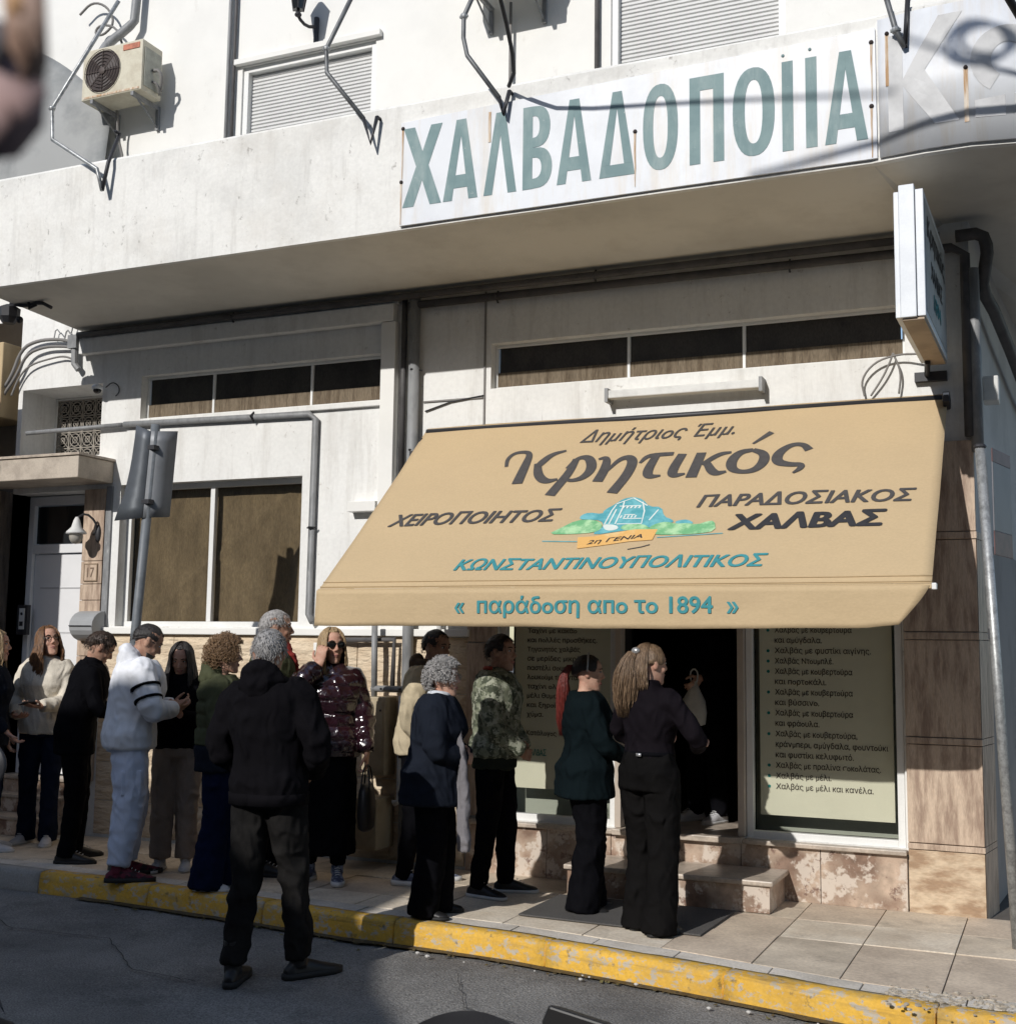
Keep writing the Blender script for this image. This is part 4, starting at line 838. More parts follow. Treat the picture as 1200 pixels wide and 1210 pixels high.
# ---------------------------------------------------------------- air conditioners
acw = mat('ac_ivory', (.62, .58, .46), .5, col2=(.52, .47, .36), vs=5, fine=.05); acs = mat('ac_side', (.42, .42, .36), .6, var=.25, vs=9)
def aircon(loc, label):
    t = thing('air_conditioner', label, 'air conditioner', loc, 'air conditioner units on the upper wall'); X0, Y0, Z0 = loc
    b = B(); b.box(X0, X0+.66, Y0, Y0+.26, Z0, Z0+.46); obj('casing', b, acw, t, bev=.008)
    b = B(); b.box(X0+.661, X0+.668, Y0+.03, Y0+.24, Z0+.05, Z0+.40); obj('service_panel', b, acs, t)
    b = B(); cx, cz = X0+.23, Z0+.24; n = 32
    b.loft([[Vector((cx+.19*math.cos(a*2*math.pi/n), y, cz+.19*math.sin(a*2*math.pi/n))) for a in range(n)] for y in (Y0-.004, Y0-.002)]); obj('fan_opening', b, mat('ac_dark', (.035, .022, .02), .6), t)
    g = B()
    for r_ in (.06, .09, .12, .15, .18, .195): g.tube([(cx+r_*math.cos(a*math.pi/14), Y0-.012, cz+r_*math.sin(a*math.pi/14)) for a in range(29)], .0032, 5, cap=False)
    for a in range(8): g.tube([(cx, Y0-.014, cz), (cx+.19*math.cos(a*.785), Y0-.010, cz+.19*math.sin(a*.785))], .003, 4)
    g.ell((cx, Y0-.012, cz), (.035, .01, .035)); obj('fan_grille', g, mat('ac_grille', (.075, .055, .048), .6), t)
    f = B()
    for k in range(4):
        a = k*1.57+.4; f.add([(cx+.03*math.cos(a), Y0-.006, cz+.03*math.sin(a)), (cx+.17*math.cos(a-.3), Y0-.006, cz+.17*math.sin(a-.3)), (cx+.17*math.cos(a+.35), Y0-.009, cz+.17*math.sin(a+.35))], [(0, 1, 2)])
    obj('fan_blades', f, mat('fan_blade', (.10, .085, .08), .5), t)
    b = B(); b.box(X0+.45, X0+.63, Y0-.006, Y0-.001, Z0+.385, Z0+.435); obj('red_badge', b, mat('faded_red', (.55, .20, .12), .6, var=.3, vs=20), t)
    b = B(); b.box(X0+.02, X0+.64, Y0-.004, Y0-.001, Z0+.012, Z0+.03); obj('rust_edge', b, rust, t)
    for x in (X0+.10, X0+.55):
        b = B(); b.box(x, x+.03, Y0+.0, -.001, Z0-.035, Z0-.001); b.box(x, x+.03, -.03, -.001, Z0-.22, Z0-.036); b.tube([(x+.015, Y0+.06, Z0-.03), (x+.015, -.02, Z0-.2)], .009, 5); obj('wall_bracket', b, pipe_g, t)
    b = B(); b.tube([(X0+.67, Y0+.13, Z0+.22), (X0+.73, Y0+.14, Z0+.22), (X0+.75, Y0+.16, Z0+.14), (X0+.70, Y0+.2, Z0+.06)], .016, 7, 1); b.tube([(X0+.67, Y0+.13, Z0+.12), (X0+.71, Y0+.15, Z0+.10), (X0+.70, Y0+.2, Z0+.02)], .012, 7, 1); obj('valve_hose', b, cable_g, t, smooth=True)
    return t
aircon((-7.72, -.36, 6.36), 'ivory air conditioner with a round dark fan on the upper left wall')
aircon((-4.02, -.42, 6.62), 'air conditioner cut by the top of the picture above the teal sign')
pipe('drain_hose', 'thin hose dropping from the upper left air conditioner', 'hose', [(-7.5, -.15, 6.33), (-7.52, -.1, 6.1), (-7.48, -.06, 5.9), (-7.50, -.05, 5.5), (-7.5, -.05, 5.0)], .012, cable_g, 1)
pipe('drain_hose', 'thin hose running straight down from the air conditioner above the sign', 'hose', [(-3.72, -.06, 6.6), (-3.72, -.05, 5.0)], .012, cable_g)
pipe('wall_conduit', 'pair of upright conduits left of the left shutter, left one', 'pipe', [(-6.40, -.03, 9), (-6.40, -.03, 4.7)], .016, pipe_g)
pipe('wall_conduit', 'pair of upright conduits left of the left shutter, right one', 'pipe', [(-6.34, -.03, 9), (-6.34, -.03, 4.7)], .014, pipe_d)
pipe('wall_conduit', 'upright conduit left of the right shutter', 'pipe', [(-3.02, -.03, 9), (-3.02, -.03, 4.7)], .02, pipe_d)
pipe('wall_conduit', 'grey downpipe ending in loops above the upper left air conditioner', 'pipe', [(-7.37, -.09, 9), (-7.38, -.09, 7.2), (-7.46, -.12, 7.1), (-7.6, -.2, 6.95), (-7.62, -.25, 6.84)], .04, pipe_g, 1)
pipe('cable', 'loose looped cables above the upper left air conditioner', 'cable', [(-8.04,-.1,7.36),(-7.9,-.1,7.46),(-7.72,-.1,7.38),(-7.62,-.1,7.2),(-7.75,-.1,7.1),(-7.86,-.1,7.14),(-7.80,-.1,7.22),(-7.6,-.1,7.16),(-7.50,-.12,6.95)], .011, cable_g, 2)
lt = thing('wall_lantern', 'black iron lantern on the upper wall at the top edge', 'lamp', (-5.55, -.25, 6.85))
b = B(); b.loft([[Vector((-5.55+r_*math.cos(a*math.pi/3), -.25+r_*math.sin(a*math.pi/3), z)) for a in range(6)] for z, r_ in ((6.82, .045), (7.05, .085))]); obj('glass_body', b, dkglass, lt)
b = B()
for a in range(6): b.tube([(-5.55+.047*math.cos(a*math.pi/3), -.25+.047*math.sin(a*math.pi/3), 6.82), (-5.55+.088*math.cos(a*math.pi/3), -.25+.088*math.sin(a*math.pi/3), 7.05)], .006, 5)
b.loft([[Vector((-5.55+r_*math.cos(a*math.pi/3), -.25+r_*math.sin(a*math.pi/3), z)) for a in range(6)] for z, r_ in ((7.05, .10), (7.14, .03))]); obj('cage', b, dark_m, lt)
b = B(); b.tube([(-5.55, -.25, 6.82), (-5.55, -.25, 6.76), (-5.53, -.15, 6.72), (-5.52, -.02, 6.78)], .014, 7, 1); b.ell((-5.55, -.25, 6.78), (.03, .03, .02)); b.tube([(-5.52, -.02, 6.62), (-5.52, -.02, 6.86)], .022, 6); obj('wall_arm', b, dark_m, lt)
# grey sheet draped over the left end of the balcony
b = B(); nu, nv = 26, 18
for j in range(nv+1):
    for i in range(nu+1):
        u, v = i/nu, j/nv; x = -9.9+2.28*u+.12*(1-v)*u; top = 7.25-.85*max(0, (u-.35)/.65)**1.8; z = 4.9+(top-4.9)*v; y = -.12-.10*math.sin(v*math.pi)*(.5+.5*u)-.05*noise.noise(Vector((x*2.2, z*.9, 2)))+.05*max(0, u-.75)
        b.v.append((x, y, z))
b.f = [(j*(nu+1)+i, j*(nu+1)+i+1, (j+1)*(nu+1)+i+1, (j+1)*(nu+1)+i) for j in range(nv) for i in range(nu)]
o = obj('balcony_curtain', b, mat('grey_tarpaulin', (.36, .365, .36), .75, col2=(.24, .25, .25), vs=1.5, bump=.3, bs=4), smooth=True, label='grey canvas curtain bulging over the left end of the balcony', category='curtain')
q = o.modifiers.new('t', 'SOLIDIFY'); q.thickness = .004
# ---------------------------------------------------------------- entrance fittings
lp = thing('door_lamp', 'white bell shaped lamp on a curly arm beside the white door', 'lamp', (-7.6, -.05, 2.55))
b = B(); b.loft([[Vector((-7.67+r_*math.cos(a*math.pi/6), -.20+r_*math.sin(a*math.pi/6), z)) for a in range(12)] for z, r_ in ((2.545, .088), (2.56, .085), (2.60, .045), (2.66, .028), (2.69, .012))]); obj('shade', b, pipe_w, lp, smooth=True)
b = B(); b.ell((-7.67, -.20, 2.52), (.06, .06, .065)); obj('globe', b, mat('lamp_glass', (.55, .52, .46), .15, trans=.3), lp, smooth=True)
b = B(); b.tube([(-7.67, -.20, 2.68), (-7.63, -.14, 2.73), (-7.58, -.07, 2.66), (-7.585, -.05, 2.58), (-7.62, -.05, 2.55)], .010, 7, 1); b.ell((-7.58, -.035, 2.56), (.03, .02, .08)); obj('arm', b, dark_m, lp, smooth=True)
mb2 = thing('mailbox', 'rounded grey metal letter box between the white door and the window', 'mailbox', (-7.58, -.1, 1.75))
b = B(); pr_ = [Vector((0, -.16*math.sin(math.pi*i/10)-.02, 1.63+.26*(1-math.cos(math.pi*i/10))/2)) for i in range(11)]
b.loft([[p+Vector((x, 0, 0)) for p in pr_]+[Vector((x, -.001, 1.89)), Vector((x, -.001, 1.63))] for x in (-7.72, -7.47)]); obj('body', b, mat('mailbox_grey', (.34, .35, .36), .45, var=.1), mb2, bev=.006)
b = B(); b.box(-7.715, -7.475, -.188, -.182, 1.755, 1.763); obj('lid_edge', b, dark_m, mb2)
ic = thing('intercom', 'grey intercom panel left of the white door', 'intercom', (-8.45, -.02, 1.8))
b = B(); b.box(-8.93, -8.82, -.475, -.445, 1.68, 1.96); 
b = B(); b.box(-8.60, -8.46, -.475, -.445, 1.70, 1.94) if 0 else b.box(-8.615, -8.49, .12, .16, 1.68, 1.95); obj('plate', b, dark_m, ic, bev=.004)
b = B(); b.box(-8.58, -8.52, .112, .119, 1.73, 1.92); obj('panel', b, pipe_w, ic)
b = B(); b.ell((-8.55, .110, 1.87), (.014, .006, .014)); b.box(-8.57, -8.53, .108, .1115, 1.76, 1.80); obj('button', b, dark_m, ic)
# left column with sign seen from behind
ps = thing('road_sign', 'grey road sign seen from behind on a leaning metal pole', 'sign', (-6.24, -1.2, 0))
pB, pT = Vector((-6.24, -1.20, -.01)), Vector((-6.03, -1.20, 3.22)); d_ = (pT-pB).normalized()
b = B(); b.tube([pB, pT], .034, 12); obj('pole', b, mat('pole_paint', (.16, .175, .19), .5, var=.25, vs=9), ps, smooth=True)
sgr = mat('sign_back_grey', (.115, .125, .14), .5, col2=(.09, .10, .11), vs=4, metal=.3)
def plate(P, th, nrm, nm='plate', m_=None):
    b = B(); n_ = len(P); nrm = Vector(nrm).normalized(); P = [Vector(p) for p in P]
    b.add(P+[p+nrm*th for p in P], [tuple(range(n_)), tuple(range(2*n_-1, n_-1, -1))]+[(i, (i+1) % n_, n_+(i+1) % n_, n_+i) for i in range(n_)]); return obj(nm, b, m_ or sgr, ps, bev=.003)
# two bent plates bolted either side of the post, seen from behind
def ribbon(edge0, edge1, m_=None, nm='plate'):
    b = B(); n_ = len(edge0)
    b.v = [Vector(p) for p in edge0]+[Vector(p) for p in edge1]; b.f = [(i, i+1, n_+i+1, n_+i) for i in range(n_-1)]
    o = obj(nm, b, m_ or sgr, ps, smooth=True); q = o.modifiers.new('t', 'SOLIDIFY'); q.thickness = .004; return o
zs_ = [2.54+.080*i for i in range(9)]
wl_ = [.27, .235, .195, .175, .16, .15, .145, .14, .14]
q0 = [pB+d_*(z-.0)+Vector((-.0, -.045, 0)) for z in zs_]
ribbon([p+Vector((-w*.92, -.01, .05-.5*(w-.14))) for p, w in zip(q0, wl_)], q0)
ribbon([p+Vector((.002, 0, 0)) for p in q0], [p+Vector((.115, .16, .02)) for p in q0], mat('sign_back_light', (.22, .23, .245), .5, metal=.2, var=.15))
for z_ in (2.66, 3.06):
    q = pB+d_*z_; b = B(); b.box(q.x-.045, q.x+.045, q.y-.05, q.y+.02, q.z-.018, q.z+.018); obj('clamp', b, dark_m, ps, bev=.004)
# leaning pole with a narrow sign at the right corner
rp_ = thing('street_pole', 'leaning galvanised pole with a narrow red and grey plate at the right corner', 'pole', (-.28, -.75, 0))
b = B(); b.tube([(-.255, -.80, 0), (-.375, -.80, 2.80)], .029, 12); obj('pole', b, galv, rp_, smooth=True)
b = B(); b.ell((-.375, -.80, 2.81), (.036, .036, .02)); obj('cap', b, dark_m, rp_)
for z0, z1, mm in ((2.32, 2.72, mat('plate_grey', (.20, .19, .20), .5)), (2.18, 2.319, mat('plate_red', (.16, .075, .07), .5, var=.3, vs=12)), (2.721, 2.80, MATS['plate_red'])):
    b = B(); b.prismz([(-.315, -.80), (-.309, -.80), (-.225, -.45), (-.231, -.45)], z0, z1); obj('plate', b, mm, rp_, bev=.002)
b = B(); b.box(-.36, -.34, -.82, -.78, 1.70, 1.76); obj('clamp', b, dark_m, rp_)
# electrical boxes and conduits near the queue
bx = mat('beige_box', (.42, .35, .24), .6, col2=(.34, .28, .19), vs=5, fine=.06)
for x0, x1, y0, z0, z1, l_ in ((-4.80, -4.60, -.20, .66, 1.24, 'upper beige metal utility box on the stone wall'), (-4.92, -4.60, -.30, .13, .50, 'lower grey beige utility box standing near the ground')):
    t = thing('utility_box', l_, 'utility box', (x0, y0, z0), 'beige utility boxes beside the drainpipe')
    b = B(); b.box(x0, x1, y0, -.03, z0, z1); obj('casing', b, bx, t, bev=.01)
    b = B(); b.box(x0+.02, x1-.02, y0-.008, y0-.001, z0+.03, z1-.03); obj('door', b, bx, t, bev=.003)
    b = B(); b.ell((x1-.04, y0-.010, z1-.1), (.008, .006, .008)); obj('lock', b, dark_m, t)
pipe('gas_pipe', 'upright grey gas pipe left of the beige utility boxes', 'pipe', [(-4.74, -.15, 1.80), (-4.73, -.15, 1.24)], .024, pipe_g)
pipe('gas_pipe', 'horizontal grey gas pipe with couplings below the awning', 'pipe', [(-4.75, -.15, 1.30), (-4.25, -.15, 1.30), (-4.10, -.15, 1.30)], .024, pipe_g, 0, [(-4.66, -.15, 1.30), (-4.5, -.15, 1.30)])
pipe('gas_pipe', 'thin dark horizontal pipe just below the awning edge', 'pipe', [(-5.2, -.07, 1.66), (-4.6, -.09, 1.67), (-4.61, -.09, 1.30)], .02, pipe_d)
pipe('standpipe', 'white upright plastic pipe with a side tap beside the utility boxes', 'pipe', [(-4.50, -.13, 1.25), (-4.50, -.13, .48), (-4.55, -.14, .46)], .028, pipe_w, 0, [(-4.50, -.13, .8)])
pipe('standpipe', 'white upright pipe left of the brown stone pier', 'pipe', [(-4.24, -.05, 2.4), (-4.24, -.05, 1.3)], .022, pipe_w)
b = B(); b.box(-5.34, -5.18, -.06, -.031, 1.30, 1.64); obj('sunlit_wall_patch', b, plaster_up, bev=.006, label='pale patch on the stone wall behind the blonde woman, standing for sunlit wall', category='wall patch')  # pale panel stands in for sunlit wall, no fitting there
# posters in the shop windows
po = mat('poster_cream', (.80, .79, .60), .7, var=.05, vs=2)
pt = mat('poster_text', (.06, .045, .035), .8); pg = mat('poster_green', (.03, .30, .27), .8)
def poster(x0, x1, z0, z1, lines, label, ztop, dz, x_t, wmax, size, y=.14):
    t = thing('window_poster', label, 'poster', ((x0+x1)/2, y, z0)); b = B(); b.box(x0, x1, y, y+.004, z0, z1); obj('sheet', b, po, t)
    for k, (s, bullet) in enumerate(lines):
        z = ztop-dz*k
        if bullet:
            c = B(); c.prism([(x_t-.045+.011*math.cos(a), z+size*.33+.011*math.sin(a)) for a in [i*math.pi/4 for i in range(8)]], y-.003, y-.001); obj('bullet', c, pg, t)
        if s: text('printed_line', s, (x_t, y-.002, z-size*.25), (1, 0, 0), (0, 0, 1), wmax*len(s), size*1.15, pg if bullet == 2 else pt, t, bold=.012)
    return t
RL = [('Χαλβάς με κουβερτούρα', 1), ('και αμύγδαλα.', 0), ('Χαλβάς με φυστίκι αιγίνης.', 1), ('Χαλβάς Ντουμπλέ.', 1), ('Χαλβάς με κουβερτούρα', 1), ('και πορτοκάλι.', 0), ('Χαλβάς με κουβερτούρα', 1), ('και βύσσινο.', 0), ('Χαλβάς με κουβερτούρα', 1), ('και φράουλα.', 0), ('Χαλβάς με κουβερτούρα,', 1), ('κράνμπερι, αμύγδαλα, φουντούκι', 0), ('και φυστίκι κελυφωτό.', 0), ('Χαλβάς με πραλίνα σοκολάτας.', 1), ('Χαλβάς με μέλι.', 1), ('Χαλβάς με μέλι και κανέλα.', 1)]
poster(-1.875, -1.0, .52, 2.6, RL, 'cream poster with a bulleted Greek list in the right shop window', 1.745, .070, -1.77, .0245, .046)
LL = [('Ταχίνι με κακάο', 0), ('και πολλές προσθήκες.', 0), ('Τηγανητός χαλβάς', 0), ('σε μερίδες μικρές', 0), ('παστέλι σουσάμι', 0), ('λουκούμι τριαντάφυλλο', 0), ('ταχίνι ολικής', 0), ('μέλι θυμαρίσιο', 0), ('και ξηροί καρποί', 0), ('χύμα.', 0), ('', 0), ('Κατάλογος', 0), ('', 0), ('ΧΑΛΒΑΣ', 2)]
poster(-3.70, -2.94, .60, 2.6, LL, 'cream poster with dark Greek lines in the left shop window', 1.73, .068, -3.60, .026, .042)
# doormat
b = B(); b.prismz([(-3.04, -1.29), (-1.90, -1.33), (-1.88, -.58), (-3.04, -.60)], .006, .016); obj('doormat', b, mat('mat_grey', (.10, .095, .09), .95, bump=.6, bs=120, fine=.3, fs=200), label='thin dark grey doormat in front of the marble step', category='doormat', bev=.003)
# out of focus dry twig hanging close to the camera, top left
tw = thing('dry_twig', 'blurred brown dry leaves on a twig close to the camera, top left corner', 'twig', (-.3, -8.1, 1.9))
lfm = mat('dry_leaf_brown', (.30, .19, .14), .8, col2=(.42, .30, .25), vs=60, bump=.2)
lfo = mat('dry_leaf_tan', (.50, .30, .16), .8)
def near(px, py, d):  # a point d metres out from the lens position (fixed numbers used only to plant this twig)
    return Vector((0, -8.394, 1.6))+fwd*d+rr*((px-600)/1465*d)-uu*((py-605)/1465*d)
b = B(); b.tube([near(-20, -140, .27), near(0, -40, .26), near(20, 60, .255), near(12, 150, .255)], .0008, 6, 1); obj('stem', b, lfm, tw)
for P_, mm in (([(0, -20), (30, -30), (54, -8), (58, 70), (46, 128), (30, 100), (12, 60)], lfm), ([(-20, 60), (22, 75), (56, 105), (52, 150), (20, 185), (-20, 190)], mat('dry_leaf_pink', (.40, .27, .26), .8, col2=(.30, .22, .22), vs=60)), ([(8, -12), (38, -10), (32, 22), (8, 30)], lfo), ([(-20, 20), (8, 30), (16, 70), (-10, 80)], mat('dry_leaf_grey', (.16, .15, .16), .8))):
    b = B(); pts3 = [near(x, y, .25+.004*math.sin(i*2)) for i, (x, y) in enumerate(P_)]; c = sum(pts3, Vector())/len(pts3)-fwd*.004
    b.add(pts3+[c], [(i, (i+1) % len(pts3), len(pts3)) for i in range(len(pts3))]); o = obj('dry_leaf', b, mm, tw, smooth=True); q = o.modifiers.new('t', 'SOLIDIFY'); q.thickness = .0006
# ---------------------------------------------------------------- people
TMP = bpy.data.scenes.new('tmp_scene')
def dgT():
    with bpy.context.temp_override(scene=TMP, view_layer=TMP.view_layers[0]): return bpy.context.evaluated_depsgraph_get()
def remesh(mb, vox, smooth=2, name='m'):
    me = mb.mesh(name); o = bpy.data.objects.new('tmp_part', me); TMP.collection.objects.link(o)
    r = o.modifiers.new('r', 'REMESH'); r.mode = 'VOXEL'; r.voxel_size = vox
    if smooth: s = o.modifiers.new('s', 'SMOOTH'); s.factor = .5; s.iterations = smooth
    dg = dgT()
    out = bpy.data.meshes.new_from_object(o.evaluated_get(dg)); bpy.data.objects.remove(o); bpy.data.meshes.remove(me); out.name = name
    return out
def folds(me, amp, f=(7, 7, 3.2), seed=0, rid=.6):
    n = len(me.vertices); co = np.empty(n*3); me.vertices.foreach_get('co', co); no = np.empty(n*3); me.vertices.foreach_get('normal', no)
    co = co.reshape(-1, 3); no = no.reshape(-1, 3); out = co.copy(); nf = noise.noise
    for i in range(n):
        x, y, z = co[i]; a = nf((x*f[0]+seed, y*f[1], z*f[2])); b_ = nf((x*f[0]*2.3+seed, y*f[1]*2.3, z*f[2]*2.6+4))
        c_ = nf((x*f[0]*.55+seed*2, y*f[1]*.55, z*f[2]*1.9+7)); d = amp*((1-2.6*abs(a))*rid+b_*.6+(1-3*abs(c_))*.55); g_ = nf((x*f[0]*1.5+z*4+seed*3, y*f[1]*1.5, z*f[2]*1.7)); d += amp*.8*max(0, 1-4*abs(g_)); out[i] += no[i]*d
    me.vertices.foreach_set('co', out.ravel()); me.update()
skin_l = mat('skin_light', (.56, .34, .25), .6, col2=(.48, .25, .18), vs=22, spec=.25, bump=.15, bs=160, fine=.08, fs=300); skin_t = mat('skin_tanned', (.45, .27, .19), .6, col2=(.36, .19, .13), vs=22, spec=.25, bump=.15, bs=160, fine=.08, fs=300)
lipm = mat('lips', (.40, .18, .15), .5); eyew = mat('eye_white', (.6, .57, .54), .25); eyeb = mat('iris', (.03, .018, .012), .2)
def hairmat(n, c, c2): return mat(n, c, .42, col2=c2, vs=30, stretch=(4, 4, .5), mix=(.38, .62), bump=.5, bs=120, bstretch=(3, 3, .25), spec=.5)
H_BLACK = hairmat('hair_black', (.012, .010, .010), (.028, .022, .02)); H_DKB = hairmat('hair_dark_brown', (.030, .018, .012), (.06, .036, .024))
H_GREY = hairmat('hair_grey', (.36, .35, .345), (.25, .24, .235)); H_SILV = hairmat('hair_silver', (.44, .42, .41), (.30, .29, .28)); H_BLO = hairmat('hair_blonde', (.46, .33, .18), (.24, .155, .08))
H_AUB = hairmat('hair_auburn', (.26, .125, .05), (.06, .032, .02)); H_CURL = hairmat('hair_honey', (.34, .21, .11), (.13, .075, .04)); H_RED = hairmat('hair_red', (.20, .030, .022), (.10, .018, .015)); H_LB = hairmat('hair_light_brown', (.25, .165, .10), (.11, .068, .04))
def cloth(n, c, r=.85, c2=None, bump=.25, **k):
    k['spec'] = .04; k.setdefault('wr', .9); return mat(n, c, r, col2=c2 or tuple(x*.8 for x in c), vs=k.pop('vs', 3), bump=bump, bs=k.pop('bs', 220), fine=k.pop('fine', .08), fs=150, spec=k.pop('spec', .25), **k)
BLK = cloth('black_cloth', (.0045, .0045, .006), .85); BLK2 = cloth('soft_black_cloth', (.0065, .006, .0075), .9); TEALBLK = cloth('dark_teal_knit', (.0055, .010, .012), .9); CHAR = cloth('charcoal_denim', (.017, .016, .0155), .85, c2=(.010, .0095, .0095), vs=5)
NAVY = cloth('navy_cloth', (.013, .016, .024), .85); DENIM = cloth('dark_denim', (.011, .016, .034), .85, c2=(.007, .010, .020)); NAVY2 = cloth('navy_trouser', (.007, .011, .034), .85)
CREAM = cloth('cream_knit', (.70, .64, .54), .9, bs=90, bump=.4); HOOD = cloth('light_grey_fleece', (.80, .81, .85), .9, bump=.08, fine=.02, wr=.6); JOG = cloth('light_blue_grey_fleece', (.62, .67, .80), .9, bump=.08, fine=.02, wr=.6)
BEIGE = cloth('beige_fleece', (.58, .49, .34), .9); KHAKI = cloth('beige_brown_trouser', (.34, .28, .24), .85); OLIVE = cloth('olive_cloth', (.075, .080, .045), .8)
CAMO = mat('camouflage_cloth', (.20, .215, .15), .8, col2=(.06, .07, .045), vs=17, mix=(.47, .53), bump=.2, bs=120); grime(CAMO, (.36, .37, .29), 20, (1, 1, 1), .52, .56, .9, 3)
PUFF = mat('maroon_gloss', (.022, .006, .010), .16, col2=(.010, .004, .006), vs=5, spec=.7, coat=.8, bump=.5, bs=18, bd=.02); PUFFD = mat('black_gloss_quilt', (.014, .012, .013), .22, spec=.6, coat=.4, bump=.5, bs=18, bd=.02)
SCARF = cloth('red_scarf', (.22, .035, .03), .9); SHIRT = cloth('white_collar', (.62, .64, .68), .8)
SH_W = mat('white_leather', (.58, .58, .60), .5); SH_B = mat('black_leather', (.015, .014, .014), .45); SH_BUR = mat('burgundy_mesh', (.14, .015, .035), .7, col2=(.03, .01, .015), vs=20, mix=(.45, .55)); SH_G = mat('grey_blue_mesh', (.22, .25, .33), .7, col2=(.05, .06, .10), vs=22, mix=(.45, .55)); SOLE_W = mat('white_sole', (.6, .6, .6), .6); SOLE_B = mat('black_sole', (.02, .02, .02), .7)
GREYS = cloth('grey_scarf', (.20, .19, .20), .9)

def rotz(a): return Matrix.Rotation(a, 3, 'Z')
def ik(a, c, l1, l2, pole):
    a, c, pole = Vector(a), Vector(c), Vector(pole); d = c-a; L = min(d.length, (l1+l2)*.998); d = d.normalized()
    x = (l1*l1-l2*l2+L*L)/(2*L); h = math.sqrt(max(0, l1*l1-x*x)); p = pole-d*pole.dot(d); p = p.normalized() if p.length > 1e-5 else d.orthogonal()
    return a+d*x+p*h, a+d*L
TORSO_M = [(.83, .115, .085, 0), (.88, .165, .112, 0), (.95, .172, .118, -.005), (1.04, .152, .108, 0), (1.15, .158, .112, .004), (1.27, .178, .122, .006), (1.36, .188, .112, 0), (1.41, .165, .09, -.008), (1.45, .085, .065, -.012), (1.475, .06, .058, -.012)]
TORSO_F = [(.83, .115, .09, 0), (.88, .168, .118, -.005), (.95, .175, .122, -.010), (1.04, .140, .100, 0), (1.12, .130, .096, .004), (1.24, .155, .122, .018), (1.31, .160, .112, .010), (1.37, .162, .092, 0), (1.41, .135, .078, -.006), (1.445, .07, .06, -.012), (1.47, .052, .052, -.012)]
HEADR = [(-.122, .018, .018, .066), (-.112, .034, .034, .054), (-.092, .046, .052, .036), (-.065, .057, .070, .020), (-.035, .065, .082, .008), (0, .070, .091, .001), (.035, .0735, .097, -.004), (.066, .070, .092, -.007), (.092, .055, .073, -.009), (.108, .030, .042, -.009), (.113, .012, .016, -.009)]
